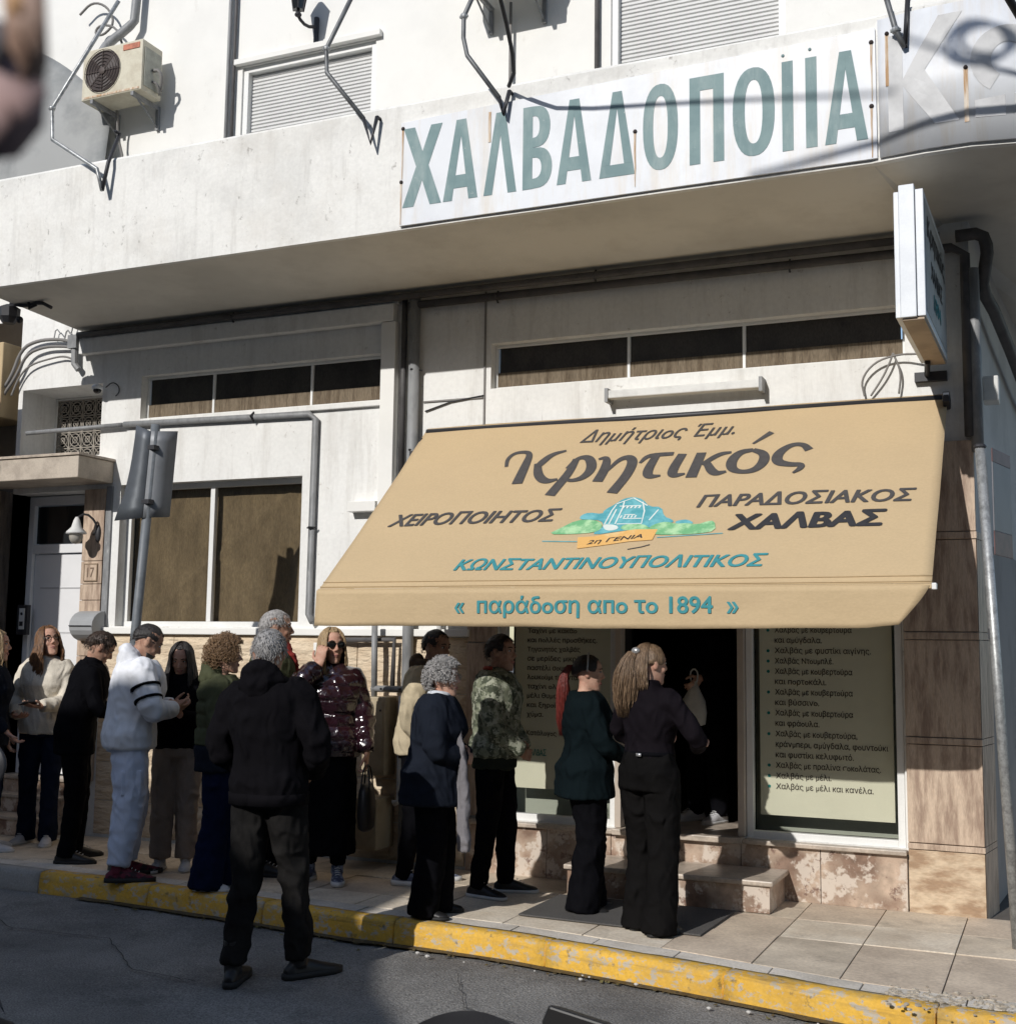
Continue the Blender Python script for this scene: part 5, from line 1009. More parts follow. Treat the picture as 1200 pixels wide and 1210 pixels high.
class Person:
    def __init__(s, label, loc, rz, h, sex='m', wide=1., deep=1., lean=0, lean_s=0, hyaw=0, hpitch=0, hroll=0, headfwd=0, skin=None, fold=.006, shw=None):
        s.S = h/1.70; s.root = thing('person', label, 'person', loc, 'people queuing outside the shop'); s.loc = Vector(loc); s.M3 = rotz(rz)
        s.sex, s.wide, s.deep, s.lean, s.lean_s, s.skin, s.fold = sex, wide, deep, R(lean), R(lean_s), skin or skin_l, fold
        s.tor = TORSO_M if sex == 'm' else TORSO_F; sw_ = shw or (.175 if sex == 'm' else .152)
        s.seed = rnd.random()*50
        s.sh = {k: s.bend(Vector((sg_*sw_*(.6+.4*wide), -.005, 1.375))) for k, sg_ in (('L', -1), ('R', 1))}
        s.HR = (Matrix.Rotation(R(hyaw), 3, 'Z') @ Matrix.Rotation(R(hpitch), 3, 'X') @ Matrix.Rotation(R(hroll), 3, 'Y'))
        s.neck0 = s.bend(Vector((0, -.012, 1.44))); s.hc = s.bend(Vector((0, .015+headfwd, 1.585)))+Vector((0, 0, 0)) if not headfwd else s.neck0+Vector((0, headfwd, .13))
        s.arm = {}; s.leg = {}
    def bend(s, p):
        p = Vector(p); k = min(1, max(0, (p.z-.90)/.35)); k = k*k*(3-2*k); piv = Vector((0, 0, .95))
        return piv+Matrix.Rotation(-s.lean*k, 3, 'X') @ (Matrix.Rotation(s.lean_s*k, 3, 'Y') @ (p-piv))
    def W(s, p): return s.M3 @ (Vector(p)*s.S)+s.loc
    def out(s, name, mb, m_, vox=None, smooth=2, fold=0, ff=(7, 7, 3.2), parent=None, **pr):
        mb.v = [tuple(s.W(p)) for p in mb.v]
        me = remesh(mb, vox, smooth, name) if vox else mb.mesh(name)
        if fold: folds(me, fold, ff, s.seed)
        return obj(name, me, m_, parent or s.root, smooth=True, **pr)
    def hd(s, p): return s.hc+s.HR @ Vector(p)
    def pose(s, arms, feet, hip=0):
        for k, (w, pole) in arms.items():
            e, w2 = ik(s.sh[k], w, .285, .255, pole); s.arm[k] = (s.sh[k], e, w2)
        for k, (x, y, toe) in feet.items():
            sg_ = -1 if k == 'L' else 1; hp_ = Vector((sg_*.088*s.wide**.5, 0, .90)); an = Vector((x, y, .085))
            kn, a2 = ik(hp_, an, .412, .408, (0, 1, 0)); s.leg[k] = (hp_, kn, an, R(toe))
    def torso(s, b, t, z0=0, z1=9, k=1., kd=1., flare=0):
        rings = []
        prof = s.tor; zs = [r[0] for r in prof]; zz = [z for z in zs if z0 < z < z1]
        if z0 > zs[0]: zz = [z0]+zz
        if z1 < zs[-1]: zz.append(z1)
        if z0 < zs[0]: zz = [z0, (z0+zs[0])/2]+zz
        for z in zz:
            zc = max(z, .88) if z < .88 and z0 < .88 else z
            a = [np.interp(zc, zs, [r[i] for r in prof]) for i in (1, 2, 3)]
            fl_ = flare*max(0, (1.05-z)); rings.append([s.bend((c, a[2]+d, z)) for c, d in [((a[0]*s.wide*k+t+fl_)*math.copysign(abs(math.cos(q))**.85, math.cos(q)), (a[1]*s.deep*kd+t+fl_)*math.copysign(abs(math.sin(q))**.9, math.sin(q))) for q in [2*math.pi*j/28 for j in range(28)]]])
        b.loft(rings)
    def hand(s, b, k, d, n, curl=35, spread=.0, thumb=1, fcurl=None):
        """palm, four fingers and a thumb from the wrist, d = hand direction, n = palm normal (fingers curl towards n)"""
        w = s.arm[k][2]; d = Vector(d).normalized(); n = Vector(n); n = (n-d*n.dot(d)).normalized(); l = d.cross(n)*(1 if k == 'R' else -1)
        rings = []
        for q, (u, hw_, ht) in enumerate(((-.02, .024, .019), (.02, .034, .016), (.06, .041, .014), (.092, .040, .012))):
            c = w+d*u; rings.append([c+l*hw_*math.cos(a)+n*ht*math.sin(a) for a in [2*math.pi*j/12 for j in range(12)]])
        b.loft(rings)
        for i, (off, L_) in enumerate(((.031, .068), (.0105, .078), (-.0105, .072), (-.031, .056))):
            p = w+d*.088+l*off; dd = (d+l*(off*2.2+spread*off*8)).normalized(); P = [p]; cu = (fcurl[i] if fcurl else curl)
            for f_, fl_ in ((.45, .55), (.32, 1.0), (.25, .9)):
                ax = dd.cross(n).normalized(); dd = Quaternion(ax, R(cu*fl_)) @ dd; p = p+dd*L_*f_; P.append(p)
            b.tube(P, [.0092, .0086, .0078, .0066], 8)
        p = w+d*.022+l*.03+n*.004; t1 = p+(d*.55+l*.75+n*.25).normalized()*.036; t2 = t1+(d*.85+l*.25+n*.35*thumb).normalized()*.032; t3 = t2+(d*.9+l*.0+n*.4*thumb).normalized()*.024
        b.tube([w+d*.005+l*.012, p, t1, t2, t3], [.014, .0135, .0115, .0098, .0078], 8)
    def body(s, hands, eyes=True, vox=.0062, brow=None, beard=None):
        b = B(); s.torso(b, -.02, .86, 9)
        b.tube([s.bend((0, -.015, 1.40)), s.neck0, s.hd((0, -.012, -.055)), s.hd((0, -.01, -.02))], [.062, .052 if s.sex == 'm' else .045, .053 if s.sex == 'm' else .046, .05], 16)
        fw = 1.03 if s.sex == 'm' else .97
        b.loft([[s.hd((rx*fw*math.cos(q), cy+ry*math.sin(q)*(1.0 if math.sin(q) > 0 else 1.0), z)) for q in [2*math.pi*j/24 for j in range(24)]] for z, rx, ry, cy in HEADR])
        b.tube([s.hd((0, .082, .022)), s.hd((0, .094, .002)), s.hd((0, .106, -.022)), s.hd((0, .104, -.032))], [.008, .009, .012, .010], 10)
        for x in (-1, 1):
            b.ell(s.hd((x*.011, .095, -.030)), (.009, .010, .008), 8, 6); b.ell(s.hd((x*.036, .060, -.030)), (.024, .022, .022), 10, 8)
            b.tube([s.hd((x*.012, .086, .030)), s.hd((x*.034, .080, .034)), s.hd((x*.052, .062, .028))], [.007, .0085, .006], 8)
            b.ell(s.hd((x*.0735, -.004, -.004)), (.010, .019, .032), 10, 8, s.HR); b.ell(s.hd((x*.0765, -.010, .012)), (.009, .016, .016), 10, 8, s.HR)
        b.ell(s.hd((0, .080, -.060)), (.022, .012, .014), 10, 8); b.ell(s.hd((0, .076, -.103)), (.020, .014, .014), 10, 8)
        for k, (a, e, w) in s.arm.items():
            b.tube([a, a.lerp(e, .5), e, e.lerp(w, .4), w], [.044, .038, .032, .030, .022], 12, 1)
            d, n, *rest = hands.get(k, ((w-e).normalized(), (0, 1, 0))); kw = rest[0] if rest else {}; s.hand(b, k, d, n, **kw)
        for k, (hp_, kn, an, toe) in s.leg.items():
            b.tube([hp_, kn, an], [.07, .042, .032], 12); t = Vector((-math.sin(toe)*(1 if k == 'L' else -1), math.cos(toe), 0)); b.tube([an, an+Vector((0, 0, -.04))+t*.02, an+Vector((0, 0, -.055))+t*.11], [.032, .03, .022], 10)
        bo = s.out('body', b, s.skin, vox, 2)
        if eyes:
            for x in (-1, 1):
                e = B(); e.ell(s.hd((x*.031, .0795, .012)), (.014, .0075, .0068), 10, 8, s.HR); eo = s.out('eye', e, eyew, parent=bo)
                e = B(); e.ell(s.hd((x*.031, .0845, .0115)), (.0068, .0042, .0064), 8, 6, s.HR); s.out('iris', e, eyeb, parent=bo)
                e = B(); e.tube([s.hd((x*.015, .0905, .031)), s.hd((x*.032, .0895, .037)), s.hd((x*.050, .074, .031))], [.0035, .0042, .0022], 6); s.out('eyebrow', e, brow or eyeb, parent=bo)
                e = B(); e.tube([s.hd((x*.017, .0855, .0165)), s.hd((x*.031, .0885, .0205)), s.hd((x*.047, .076, .0155))], [.0014, .0022, .0014], 5); s.out('lash_line', e, eyeb, parent=bo)
            e = B(); e.tube([s.hd((-.024, .081, -.062)), s.hd((-.01, .0915, -.0595)), s.hd((0, .093, -.061)), s.hd((.01, .0915, -.0595)), s.hd((.024, .081, -.062))], [.003, .0052, .005, .0052, .003], 8, flat=1.1); e.tube([s.hd((-.020, .082, -.066)), s.hd((0, .092, -.0695)), s.hd((.020, .082, -.066))], [.003, .0062, .003], 8); s.out('mouth', e, lipm, parent=bo)
        return bo
    def top(s, m_, hem=.86, t=.018, arm=(.062, .050, .040), name='jacket', fold=None, cuff=.93, hood=0, collar=0, flare=0, k=1., kd=1., neckz=1.455, vox=.0105, belly=0, sleeve=None, puff=0, smooth=2):
        b = B(); s.torso(b, t, hem, neckz, k, kd, flare)
        if belly: b.ell(s.bend((0, .05, 1.06)), (.15*s.wide, .10*s.deep+belly, .16), 20, 14)
        for kk, (a, e, w) in s.arm.items():
            w2 = e.lerp(w, cuff); aa = a+Vector((0, 0, .008)); c = s.bend((0, 0, 1.37)); inn = a.lerp(c, .45)
            if puff:
                P, Q = [inn], [arm[0]+.01]
                for seg0, seg1, r0_, r1_ in ((aa, e, arm[0], arm[1]), (e, w2, arm[1], arm[2])):
                    for i in range(9):
                        q = i/9; P.append(seg0.lerp(seg1, q)); Q.append(r0_+(r1_-r0_)*q+puff*(1 if i % 3 else -1.3))
                P.append(w2); Q.append(arm[2]); b.tube(P, Q, 16, 1)
            else: b.tube([inn, aa, aa.lerp(e, .5), e, e.lerp(w2, .5), w2], [arm[0]+.004, arm[0]+.006, arm[0]-.002, arm[1]+.002, (arm[1]+arm[2])/2+.002, arm[2]], 16, 1)
        if puff:
            for i in range(6):
                z = hem+.04+i*.09
                if z < 1.36: s.torso(b, t+.012, z, z+.055, k, kd)
        if collar: b.tube([s.bend((0, -.012, 1.42)), s.bend((0, -.010, 1.455+collar))], [.075, .068], 20)
        o = s.out(name, b, m_, vox, smooth, s.fold if fold is None else fold)
        if hood:
            h_ = B(); P = []
            for i in range(13):
                a = math.pi*(-.10+1.20*i/12); P.append(s.bend((.098*math.cos(a), -.022-.085*math.sin(a), 1.455+.02*math.sin(a)-.035*math.cos(a*2))))
            h_.tube(P, [.030]+[.042]*11+[.030], 14, 0); h_.ell(s.bend((0, -.095, 1.435)), (.105, .058, .085), 18, 12)
            h_.ell(s.bend((0, -.06, 1.47)), (.088, .066, .05), 18, 12)
            s.out('hood', h_, m_, .0105, 2, .008, (9, 9, 7), parent=o)
        return o
    def cuffs(s, m_, r=.045, L=.04, parent=None):
        for kk, (a, e, w) in s.arm.items():
            b = B(); d = (w-e).normalized(); c = e.lerp(w, .93); b.tube([c-d*L, c-d*L*.5, c], [r, r+.002, r-.004], 16); s.out('cuff', b, m_, parent=parent)
    def hemband(s, m_, z, t, parent, h_=.05, k=1.):
        b = B(); s.torso(b, t, z, z+h_, k, k); s.out('hem_band', b, m_, parent=parent)
    def legs(s, m_, leg=(.098, .070, .052), top=1.0, t=.012, fold=None, low=.05, name='trousers', flare=1., crease=0, vox=.0105):
        b = B(); s.torso(b, t, .84, top)
        for kk, (hp_, kn, an, toe) in s.leg.items():
            lo = Vector((an.x, an.y, low)); b.tube([hp_+Vector((0, 0, .03)), hp_.lerp(kn, .35), kn, kn.lerp(lo, .45), lo], [leg[0], leg[0]-.006, leg[1], (leg[1]*.5+leg[2]*.5), leg[2]*flare], 18, 1)
        return s.out(name, b, m_, vox, 2, s.fold if fold is None else fold, (8, 8, 4.5))
    def shoes(s, m_, sole, L=.27, boot=0, thick=.022):
        for kk, (hp_, kn, an, toe) in s.leg.items():
            sg_ = 1 if kk == 'L' else -1; t = Vector((-math.sin(toe)*sg_*-1 if 0 else -math.sin(toe)*(1 if kk == 'L' else -1), math.cos(toe), 0)); l = Vector((t.y, -t.x, 0)); base = Vector((an.x, an.y, 0))-t*.075
            b = B(); rings = []
            for u, hw_, top_ in ((0, .022, .055), (.03, .034, .085), (.08, .036, .100), (.13, .038, .082), (.18, .044, .062), (.225, .043, .048), (.255, .032, .040), (.272, .014, .030)):
                u *= L/.27; c = base+t*u; z0_ = thick*.8
                rings.append([c+l*hw_*math.cos(a)+Vector((0, 0, z0_+(top_-z0_)*max(0, math.sin(a))**.8 if math.sin(a) > 0 else z0_+.0*a)) for a in [2*math.pi*j/16 for j in range(16)]])
            b.loft(rings); b.tube([Vector((an.x, an.y, .06)), Vector((an.x, an.y, .115+boot))], [.044, .042+boot*.06], 14)
            o = s.out('shoe', b, m_, .006, 2)
            b = B(); pr_ = []
            for u, hw_ in ((-.006, .018), (.02, .036), (.08, .040), (.13, .041), (.18, .047), (.225, .046), (.258, .034), (.280, .012)): pr_.append((u*L/.27, hw_))
            out_ = [base+t*u+l*w for u, w in pr_]+[base+t*u-l*w for u, w in pr_[::-1]]
            b.loft([[p+Vector((0, 0, .001)) for p in out_], [p+Vector((0, 0, thick)) for p in out_]]); s.out('sole', b, sole, parent=o)
            if not boot:
                b = B()
                for q in range(4):
                    c = base+t*(.125+.02*q)*(L/.27)+Vector((0, 0, .098-.011*q)); b.tube([c-l*.018, c+Vector((0, 0, .004)), c+l*.018], .0028, 5)
                s.out('laces', b, SOLE_W, parent=o, kind='stuff')
    def cap(s, m_, front=52, side=96, back=124, vol=1.08, rough=.006, lump=9, name='hair', face=55, h0=0, fade=.03):
        """scalp of hair whose lower border runs from the forehead over the ears to the nape"""
        b = B(); nph, nth = 56, 22; R0 = (.0835*vol, .109*vol, .113*vol); c0 = Vector((0, -.008, .006+h0)); outer = []; inner = []
        for j in range(nth+1):
            o1, i1 = [], []
            for i in range(nph):
                ph = 2*math.pi*i/nph; dfr = abs(((math.degrees(ph)-90+180) % 360)-180)
                if dfr < face: lim = front+(side-front)*max(0, (dfr-face*.55)/(face*.45))**2
                elif dfr < 110: lim = side
                else: lim = side+(back-side)*min(1, (dfr-110)/40)
                th = R(lim)*j/nth; dr = Vector((math.sin(th)*math.cos(ph), math.sin(th)*math.sin(ph), math.cos(th)))
                q = 1+rough/.1*(noise.noise(dr*lump*.6+Vector((s.seed, 0, 0)))+.5*noise.noise(dr*lump*1.7+Vector((0, s.seed, 0)))); e = 1-.10*max(0, (j/nth-.85)/.15)**2-fade*max(0, (j/nth-.35)/.65)**1.3
                tap = (1-.12*max(0, (math.degrees(th)-90)/35)); o1.append(c0+Vector((dr.x*R0[0], dr.y*R0[1], dr.z*R0[2]))*q*e*1); i1.append(c0+Vector((dr.x*R0[0], dr.y*R0[1], dr.z*R0[2]))*.86)
            outer.append([s.hd(p) for p in o1]); inner.append([s.hd(p) for p in i1])
        b.loft(outer+inner[::-1], False); return s.out(name, b, m_)
    def tufts(s, m_, hair, n=160, L=.035, r=.0045, vol=1.06, front=50, side=95, back=122, curl=0, down=.6, lift=.02, face=55):
        b = B(); c0 = Vector((0, -.008, .006)); n = int(n*3.2); r = r*.42
        for _ in range(n):
            ph = rnd.uniform(0, 2*math.pi); dfr = abs(((math.degrees(ph)-90+180) % 360)-180); lim = front if dfr < face*.8 else (side if dfr < 115 else back)
            th = R(rnd.uniform(0, lim*.98)**1); dr = Vector((math.sin(th)*math.cos(ph), math.sin(th)*math.sin(ph), math.cos(th))); p = c0+Vector((dr.x*.0835, dr.y*.109, dr.z*.113))*vol
            tan = (Vector((math.cos(th)*math.cos(ph), math.cos(th)*math.sin(ph), -math.sin(th)))+Vector((rnd.gauss(0, .35), rnd.gauss(0, .35), 0))).normalized()
            if curl:
                ax = dr; a0 = rnd.uniform(0, 6); u = ax.orthogonal().normalized(); v = ax.cross(u); P = []
                dv = (dr*.7+Vector((rnd.gauss(0, .5), rnd.gauss(0, .5), -.5))).normalized(); u = dv.orthogonal().normalized(); v = dv.cross(u)
                for q in range(12): a = a0+q*1.15; P.append(s.hd(p+dv*L*q/11+(u*math.cos(a)+v*math.sin(a))*curl))
                b.tube(P, [r]*11+[r*.5], 5)
            else:
                b.tube([s.hd(q) for q in [p-dr*.006, p-dr*.002+tan*L*.5, p-dr*.003+tan*L]], [r, r*1.1, r*.3], 4, flat=.5); continue
                P = [p-dr*.004, p+tan*L*.4*1+dr*lift*.25, p+tan*L*down*1.3+dr*lift*.3+Vector((0, 0, -L*.1))]; b.tube([s.hd(q) for q in P], [r, r, r*.35], 5, flat=.6)
        return s.out('hair_tufts', b, m_, parent=hair, kind='stuff')
    def strands(s, m_, hair, n=120, L=.30, r=.006, arc=(60, 300), wav=.012, spread=.02, vol=1.09, fwd_=0, pull=.0, col2=None, nm='hair_strands'):
        """long hair: each lock runs over the scalp from the parting and hangs down"""
        b = B(); c0 = Vector((0, -.008, .006)); Minv = s.HR.transposed(); g = Minv @ Vector((0, 0, -1)); n = int(n*3.4); r = r*.40
        for _ in range(n):
            dfr = rnd.uniform(*arc); ph = R(90+dfr); Lk = L*rnd.uniform(.78, 1.05); w0 = rnd.uniform(0, 6); P = []; rad = []
            vv = vol*rnd.uniform(.98, 1.06)
            for q in range(5):
                th = R(12+(92-12)*q/4); P.append(c0+Vector((.0835*math.sin(th)*math.cos(ph), .109*math.sin(th)*math.sin(ph), .113*math.cos(th)))*vv); rad.append(r*(.5+.5*min(1, q/2)))
            p = P[-1].copy(); o_ = Vector((math.cos(ph), math.sin(ph), 0))
            for q in range(1, 8):
                u = q/7; p = p+g*Lk/7+o_*spread*(.4 if u < .5 else -.1)*.5+Vector((0, fwd_/7, 0)); wv = Vector((math.sin(w0+u*9), math.cos(w0*1.3+u*8), 0))*wav*u
                P.append(p+wv); rad.append(r*(1 if u < .8 else 1-.7*(u-.8)/.2))
            b.tube([s.hd(x) for x in P], rad, 5, flat=.65)
        return s.out(nm, b, m_, parent=hair, kind='stuff')
    def tail(s, m_, hair, n=60, L=.42, r=.006, base=(0, -.105, .045), wid=.035, wav=.012, out_=.05, nm='ponytail', side=0, rest=.0):
        b = B(); Minv = s.HR.transposed(); g = Minv @ Vector((0, 0, -1)); base = Vector(base); n = int(n*5); r = r*.32
        for _ in range(n):
            a = rnd.uniform(0, 6.28); rr_ = math.sqrt(rnd.random()); off = Vector((math.cos(a)*rr_, math.sin(a)*rr_*.7, 0)); w0 = rnd.uniform(0, 6); Lk = L*rnd.uniform(.8, 1.04); P = []; rad = []
            for q in range(10):
                u = q/9; o2 = out_*min(1, u*4)-rest*u*.10; p = base+Vector((side*u, -o2, 0))+g*Lk*max(0, u-.05)+Vector((0, 0, .02*math.sin(min(1, u*4)*math.pi)))+off*wid*(.25+.9*min(1, u*2.2))*(1 if u < .75 else 1-.5*(u-.75)/.25)
                p += Vector((math.sin(w0+u*9), math.cos(w0+u*7), 0))*wav*u; P.append(s.hd(p)); rad.append(r*(1 if u < .85 else .4))
            b.tube(P, rad, 5, flat=.7)
        return s.out(nm, b, m_, parent=hair, kind='stuff')
    def glasses(s, m_, lens=None, sun_=False, up=0, z=.012):
        b = B(); y = .098
        for x in (-1, 1):
            rw, rh = (.030, .022) if sun_ else (.024, .018); ring = [s.hd((x*.034+rw*math.cos(a), y-.006*abs(math.cos(a))*(1 if x*math.cos(a) > 0 else 0)-.004, z+rh*math.sin(a)-.002)) for a in [2*math.pi*j/14 for j in range(15)]]
            b.tube(ring, .0022, 6, cap=False)
            b.tube([s.hd((x*.060, y-.012, z+.006)), s.hd((x*.076, .04, z+.008)), s.hd((x*.079, -.02, z+.006))], .0022, 5)
        b.tube([s.hd((-.010, y-.002, z+.004)), s.hd((.010, y-.002, z+.004))], .0022, 5); o = s.out('glasses', b, m_)
        if sun_:
            for x in (-1, 1):
                b = B(); b.ell(s.hd((x*.036, y-.006, z-.002)), (.031, .005, .023), 14, 8, s.HR @ Matrix.Rotation(R(-12*x), 3, 'Z')); s.out('lens', b, lens or mat('black_gloss', (.01, .01, .01), .1), parent=o)
        return o
DOWN = (0, 0, -1)
# 1 ---- girl cut by the left edge
p = Person('blonde girl in a dark navy jacket cut by the left edge of the picture', (-7.70, -1.0, 0), R(-52), 1.70, 'f', skin=skin_l)
p.pose({'L': ((-.24, .10, .84), (0, -1, 0)), 'R': ((.22, .16, .92), (.3, -1, 0))}, {'L': (-.10, 0, 10), 'R': (.10, .05, 10)})
p.body({}, brow=H_DKB); t_ = p.top(NAVY, .80, .03, collar=.02); p.legs(DENIM); p.shoes(SH_W, SOLE_W); h_ = p.cap(H_BLO, 46, 100, 128); p.strands(H_BLO, h_, 130, .26, .0075, (55, 305))
# 2 ---- cream sweater
p = Person('woman in cream sweater and glasses with long auburn hair, holding a phone', (-7.60, -.52, 0), R(-155), 1.74, 'f', hyaw=40, hpitch=12, hroll=6, skin=skin_l)
p.pose({'L': ((-.06, .30, 1.08), (-.5, -.5, -.6)), 'R': ((.16, .20, 1.00), (.5, -.5, -.5))}, {'L': (-.09, .06, 12), 'R': (.11, -.03, 14)})
p.body({'L': ((.5, .75, .1), (0, -.2, 1), dict(curl=22)), 'R': ((-.7, .6, 0), (-.2, 0, 1), dict(curl=25))}, brow=H_DKB)
p.top(CREAM, .86, .026, (.066, .058, .045), name='sweater', collar=.01); p.legs(DENIM, (.098, .066, .06), flare=1.25, low=.03); p.shoes(SH_W, SOLE_W); h_ = p.cap(H_AUB, 40, 100, 128, 1.06); p.strands(H_AUB, h_, 240, .31, .009, (44, 316), .018, .045); p.glasses(eyeb)
w_ = p.W(p.arm['L'][2]+Vector((.05, .10, .03))); ph_ = thing('phone', 'black phone held out by the woman in the cream sweater', 'phone', w_)
b = B(); b.obox(w_, p.M3 @ Vector((.045, .06, 0)), p.M3 @ Vector((-.03, .022, .012)), (.0, .002, .005)); obj('phone_body', b, dark_m, ph_, bev=.004)
b = B(); b.obox(w_+Vector((0, 0, .007)), p.M3 @ Vector((.041, .056, 0)), p.M3 @ Vector((-.027, .020, .011)), (.0, .0003, .0008)); obj('phone_screen', b, mat('screen_glass', (.02, .02, .025), .06), ph_)
# 3 ---- bent man in black
p = Person('dark haired man all in black, bent forward, left of the pale hoodie', (-6.78, -1.05, 0), R(-50), 1.72, 'm', lean=13, hpitch=-34, headfwd=.05, hyaw=8, skin=skin_t)
p.pose({'L': ((-.10, .34, 1.06), (-.7, -.4, -.5)), 'R': ((.12, .34, 1.06), (.7, -.3, -.5))}, {'L': (-.13, .02, 18), 'R': (.12, -.02, 15)})
p.body({'L': ((.4, .8, .2), (.4, 0, .6), dict(curl=45)), 'R': ((-.4, .8, .2), (-.4, 0, .6), dict(curl=45))}); p.top(BLK, .78, .03, collar=.035); p.legs(BLK, (.098, .072, .062)); p.shoes(SH_B, SOLE_B, .29); h_ = p.cap(H_DKB, 50, 90, 116, 1.06, fade=.10); p.tufts(H_DKB, h_, 280, .028, .004, 1.05)
# 4 ---- pale hoodie
p = Person('man in pale grey hoodie, light joggers and burgundy trainers, head bowed', (-5.95, -1.42, 0), R(-44), 1.76, 'm', 1.12, 1.14, lean=6, hpitch=-30, headfwd=.05, skin=skin_t)
p.pose({'L': ((-.04, .27, 1.14), (-.8, -.3, -.5)), 'R': ((.10, .27, 1.12), (.9, -.5, -.5))}, {'L': (-.12, .03, 10), 'R': (.13, -.05, 12)})
p.body({'L': ((.4, .8, .2), (.4, 0, .6), dict(curl=40)), 'R': ((-.5, .8, .1), (-.4, 0, .6), dict(curl=40))}, beard=1); t_ = p.top(HOOD, .87, .040, (.084, .074, .054), name='hoodie', hood=1, fold=.007); p.hemband(HOOD, .858, .040, t_, .05)
for q in (.42, .72):
    a, e, w = p.arm['R']; c = a.lerp(e, q); d = (e-a).normalized(); b = B(); b.tube([c-d*.008, c+d*.008], [.100 if q < .5 else .094]*2, 20); p.out('sleeve_stripe', b, BLK, parent=t_)
l_ = p.legs(JOG, (.120, .098, .070), fold=.008, low=.11); p.cuffs(HOOD, .052, .05, t_)
hp_, kn, an, _ = p.leg['R']; c = hp_.lerp(kn, .62); b = B(); b.obox(c+Vector((.092, 0, 0)), (.012, 0, 0), (0, .065, 0), (0, 0, .085)); p.out('cargo_pocket', b, JOG, .009, 3, .003, parent=l_)
p.shoes(SH_BUR, SOLE_B, .31, 0, .03); h_ = p.cap(H_BLACK, 52, 88, 112, 1.05, .002, fade=.13); p.tufts(H_BLACK, h_, 300, .010, .0022, 1.04)
bb = B(); bb.loft([[p.hd((rx*1.06*math.cos(q), cy+ry*1.05*math.sin(q), z)) for q in [math.pi*(.02+.96*j/18) for j in range(19)]]+[p.hd((rx*.9*math.cos(q), cy+ry*.9*math.sin(q), z)) for q in [math.pi*(.98-.96*j/18) for j in range(19)]] for z, rx, ry, cy in HEADR[:4]]); p.out('beard', bb, H_BLACK)
# 5 ---- black haired woman looking down
p = Person('woman with long black hair looking down at her hands, beige brown trousers', (-5.90, -.95, 0), R(-152), 1.63, 'f', hpitch=-22, hyaw=0, headfwd=.03)
p.pose({'L': ((-.05, .26, 1.16), (-.6, -.5, -.6)), 'R': ((.06, .26, 1.15), (.6, -.5, -.6))}, {'L': (-.09, 0, 8), 'R': (.09, .05, 8)})
p.body({'L': ((.45, .45, .55), (.5, -.3, .3), dict(curl=40)), 'R': ((-.45, .45, .55), (-.5, -.3, .3), dict(curl=40))}); p.top(BLK, .90, .022, (.058, .048, .040), name='sweater'); p.legs(KHAKI, (.10, .082, .078), low=.09); p.shoes(SH_W, SOLE_W, .26); h_ = p.cap(H_BLACK, 38, 100, 128, 1.06, .003); p.strands(H_BLACK, h_, 200, .36, .009, (40, 320), .010, .045)
# 6 ---- curly woman
p = Person('woman with curly honey hair, olive jacket and wide navy trousers', (-5.18, -1.42, 0), R(-62), 1.65, 'f', 1.04, 1.08, hyaw=4, skin=skin_l)
p.pose({'L': ((-.17, .16, .96), (-.5, -1, 0)), 'R': ((.12, .24, 1.05), (.6, -1, -.2))}, {'L': (-.09, .04, 8), 'R': (.10, -.05, 8)})
p.body({}, brow=H_DKB); t_ = p.top(OLIVE, .98, .042, (.078, .066, .052), hood=1, puff=.003, fold=.008); b = B(); p.torso(b, .03, .80, .99); p.out('coat_skirt', b, NAVY, .0105, 2, .006, parent=t_); p.legs(NAVY2, (.110, .090, .104), flare=1.1, low=.02, fold=.009); p.shoes(SH_W, SOLE_W, .24); h_ = p.cap(H_CURL, 46, 104, 126, 1.12, .010); p.tufts(H_CURL, h_, 330, .050, .0038, 1.08, 46, 104, 128, curl=.012)
# 7 ---- the big man standing in the road
p = Person('grey haired man in black hooded top standing in the road, seen from behind', (-3.87, -2.74, ROADZ), R(8), 1.83, 'm', .92, 1.05, lean_s=-3, hyaw=16, hpitch=-8, skin=skin_t)
p.pose({'L': ((-.15, .17, .99), (-.8, -.8, 0)), 'R': ((.15, .17, .99), (.8, -.8, 0))}, {'L': (-.10, -.12, 12), 'R': (.14, .10, 36)})
p.body({'L': ((.8, .1, -.5), (0, -1, 0), dict(curl=20)), 'R': ((-.8, .1, -.5), (0, -1, 0), dict(curl=20))}); t_ = p.top(BLK2, .865, .032, (.076, .064, .054), name='hooded_jacket', hood=1, fold=.009); p.hemband(BLK2, .850, .046, t_, .055); p.cuffs(BLK2, .056, .06, t_)
p.legs(CHAR, (.098, .070, .058), fold=.010, low=.10, top=.98); p.shoes(SH_B, SOLE_B, .31, .10, .03); h_ = p.cap(H_GREY, 50, 90, 114, 1.05, .004, fade=.10); p.tufts(H_GREY, h_, 420, .022, .0035, 1.06); p.glasses(eyeb, sun_=True)
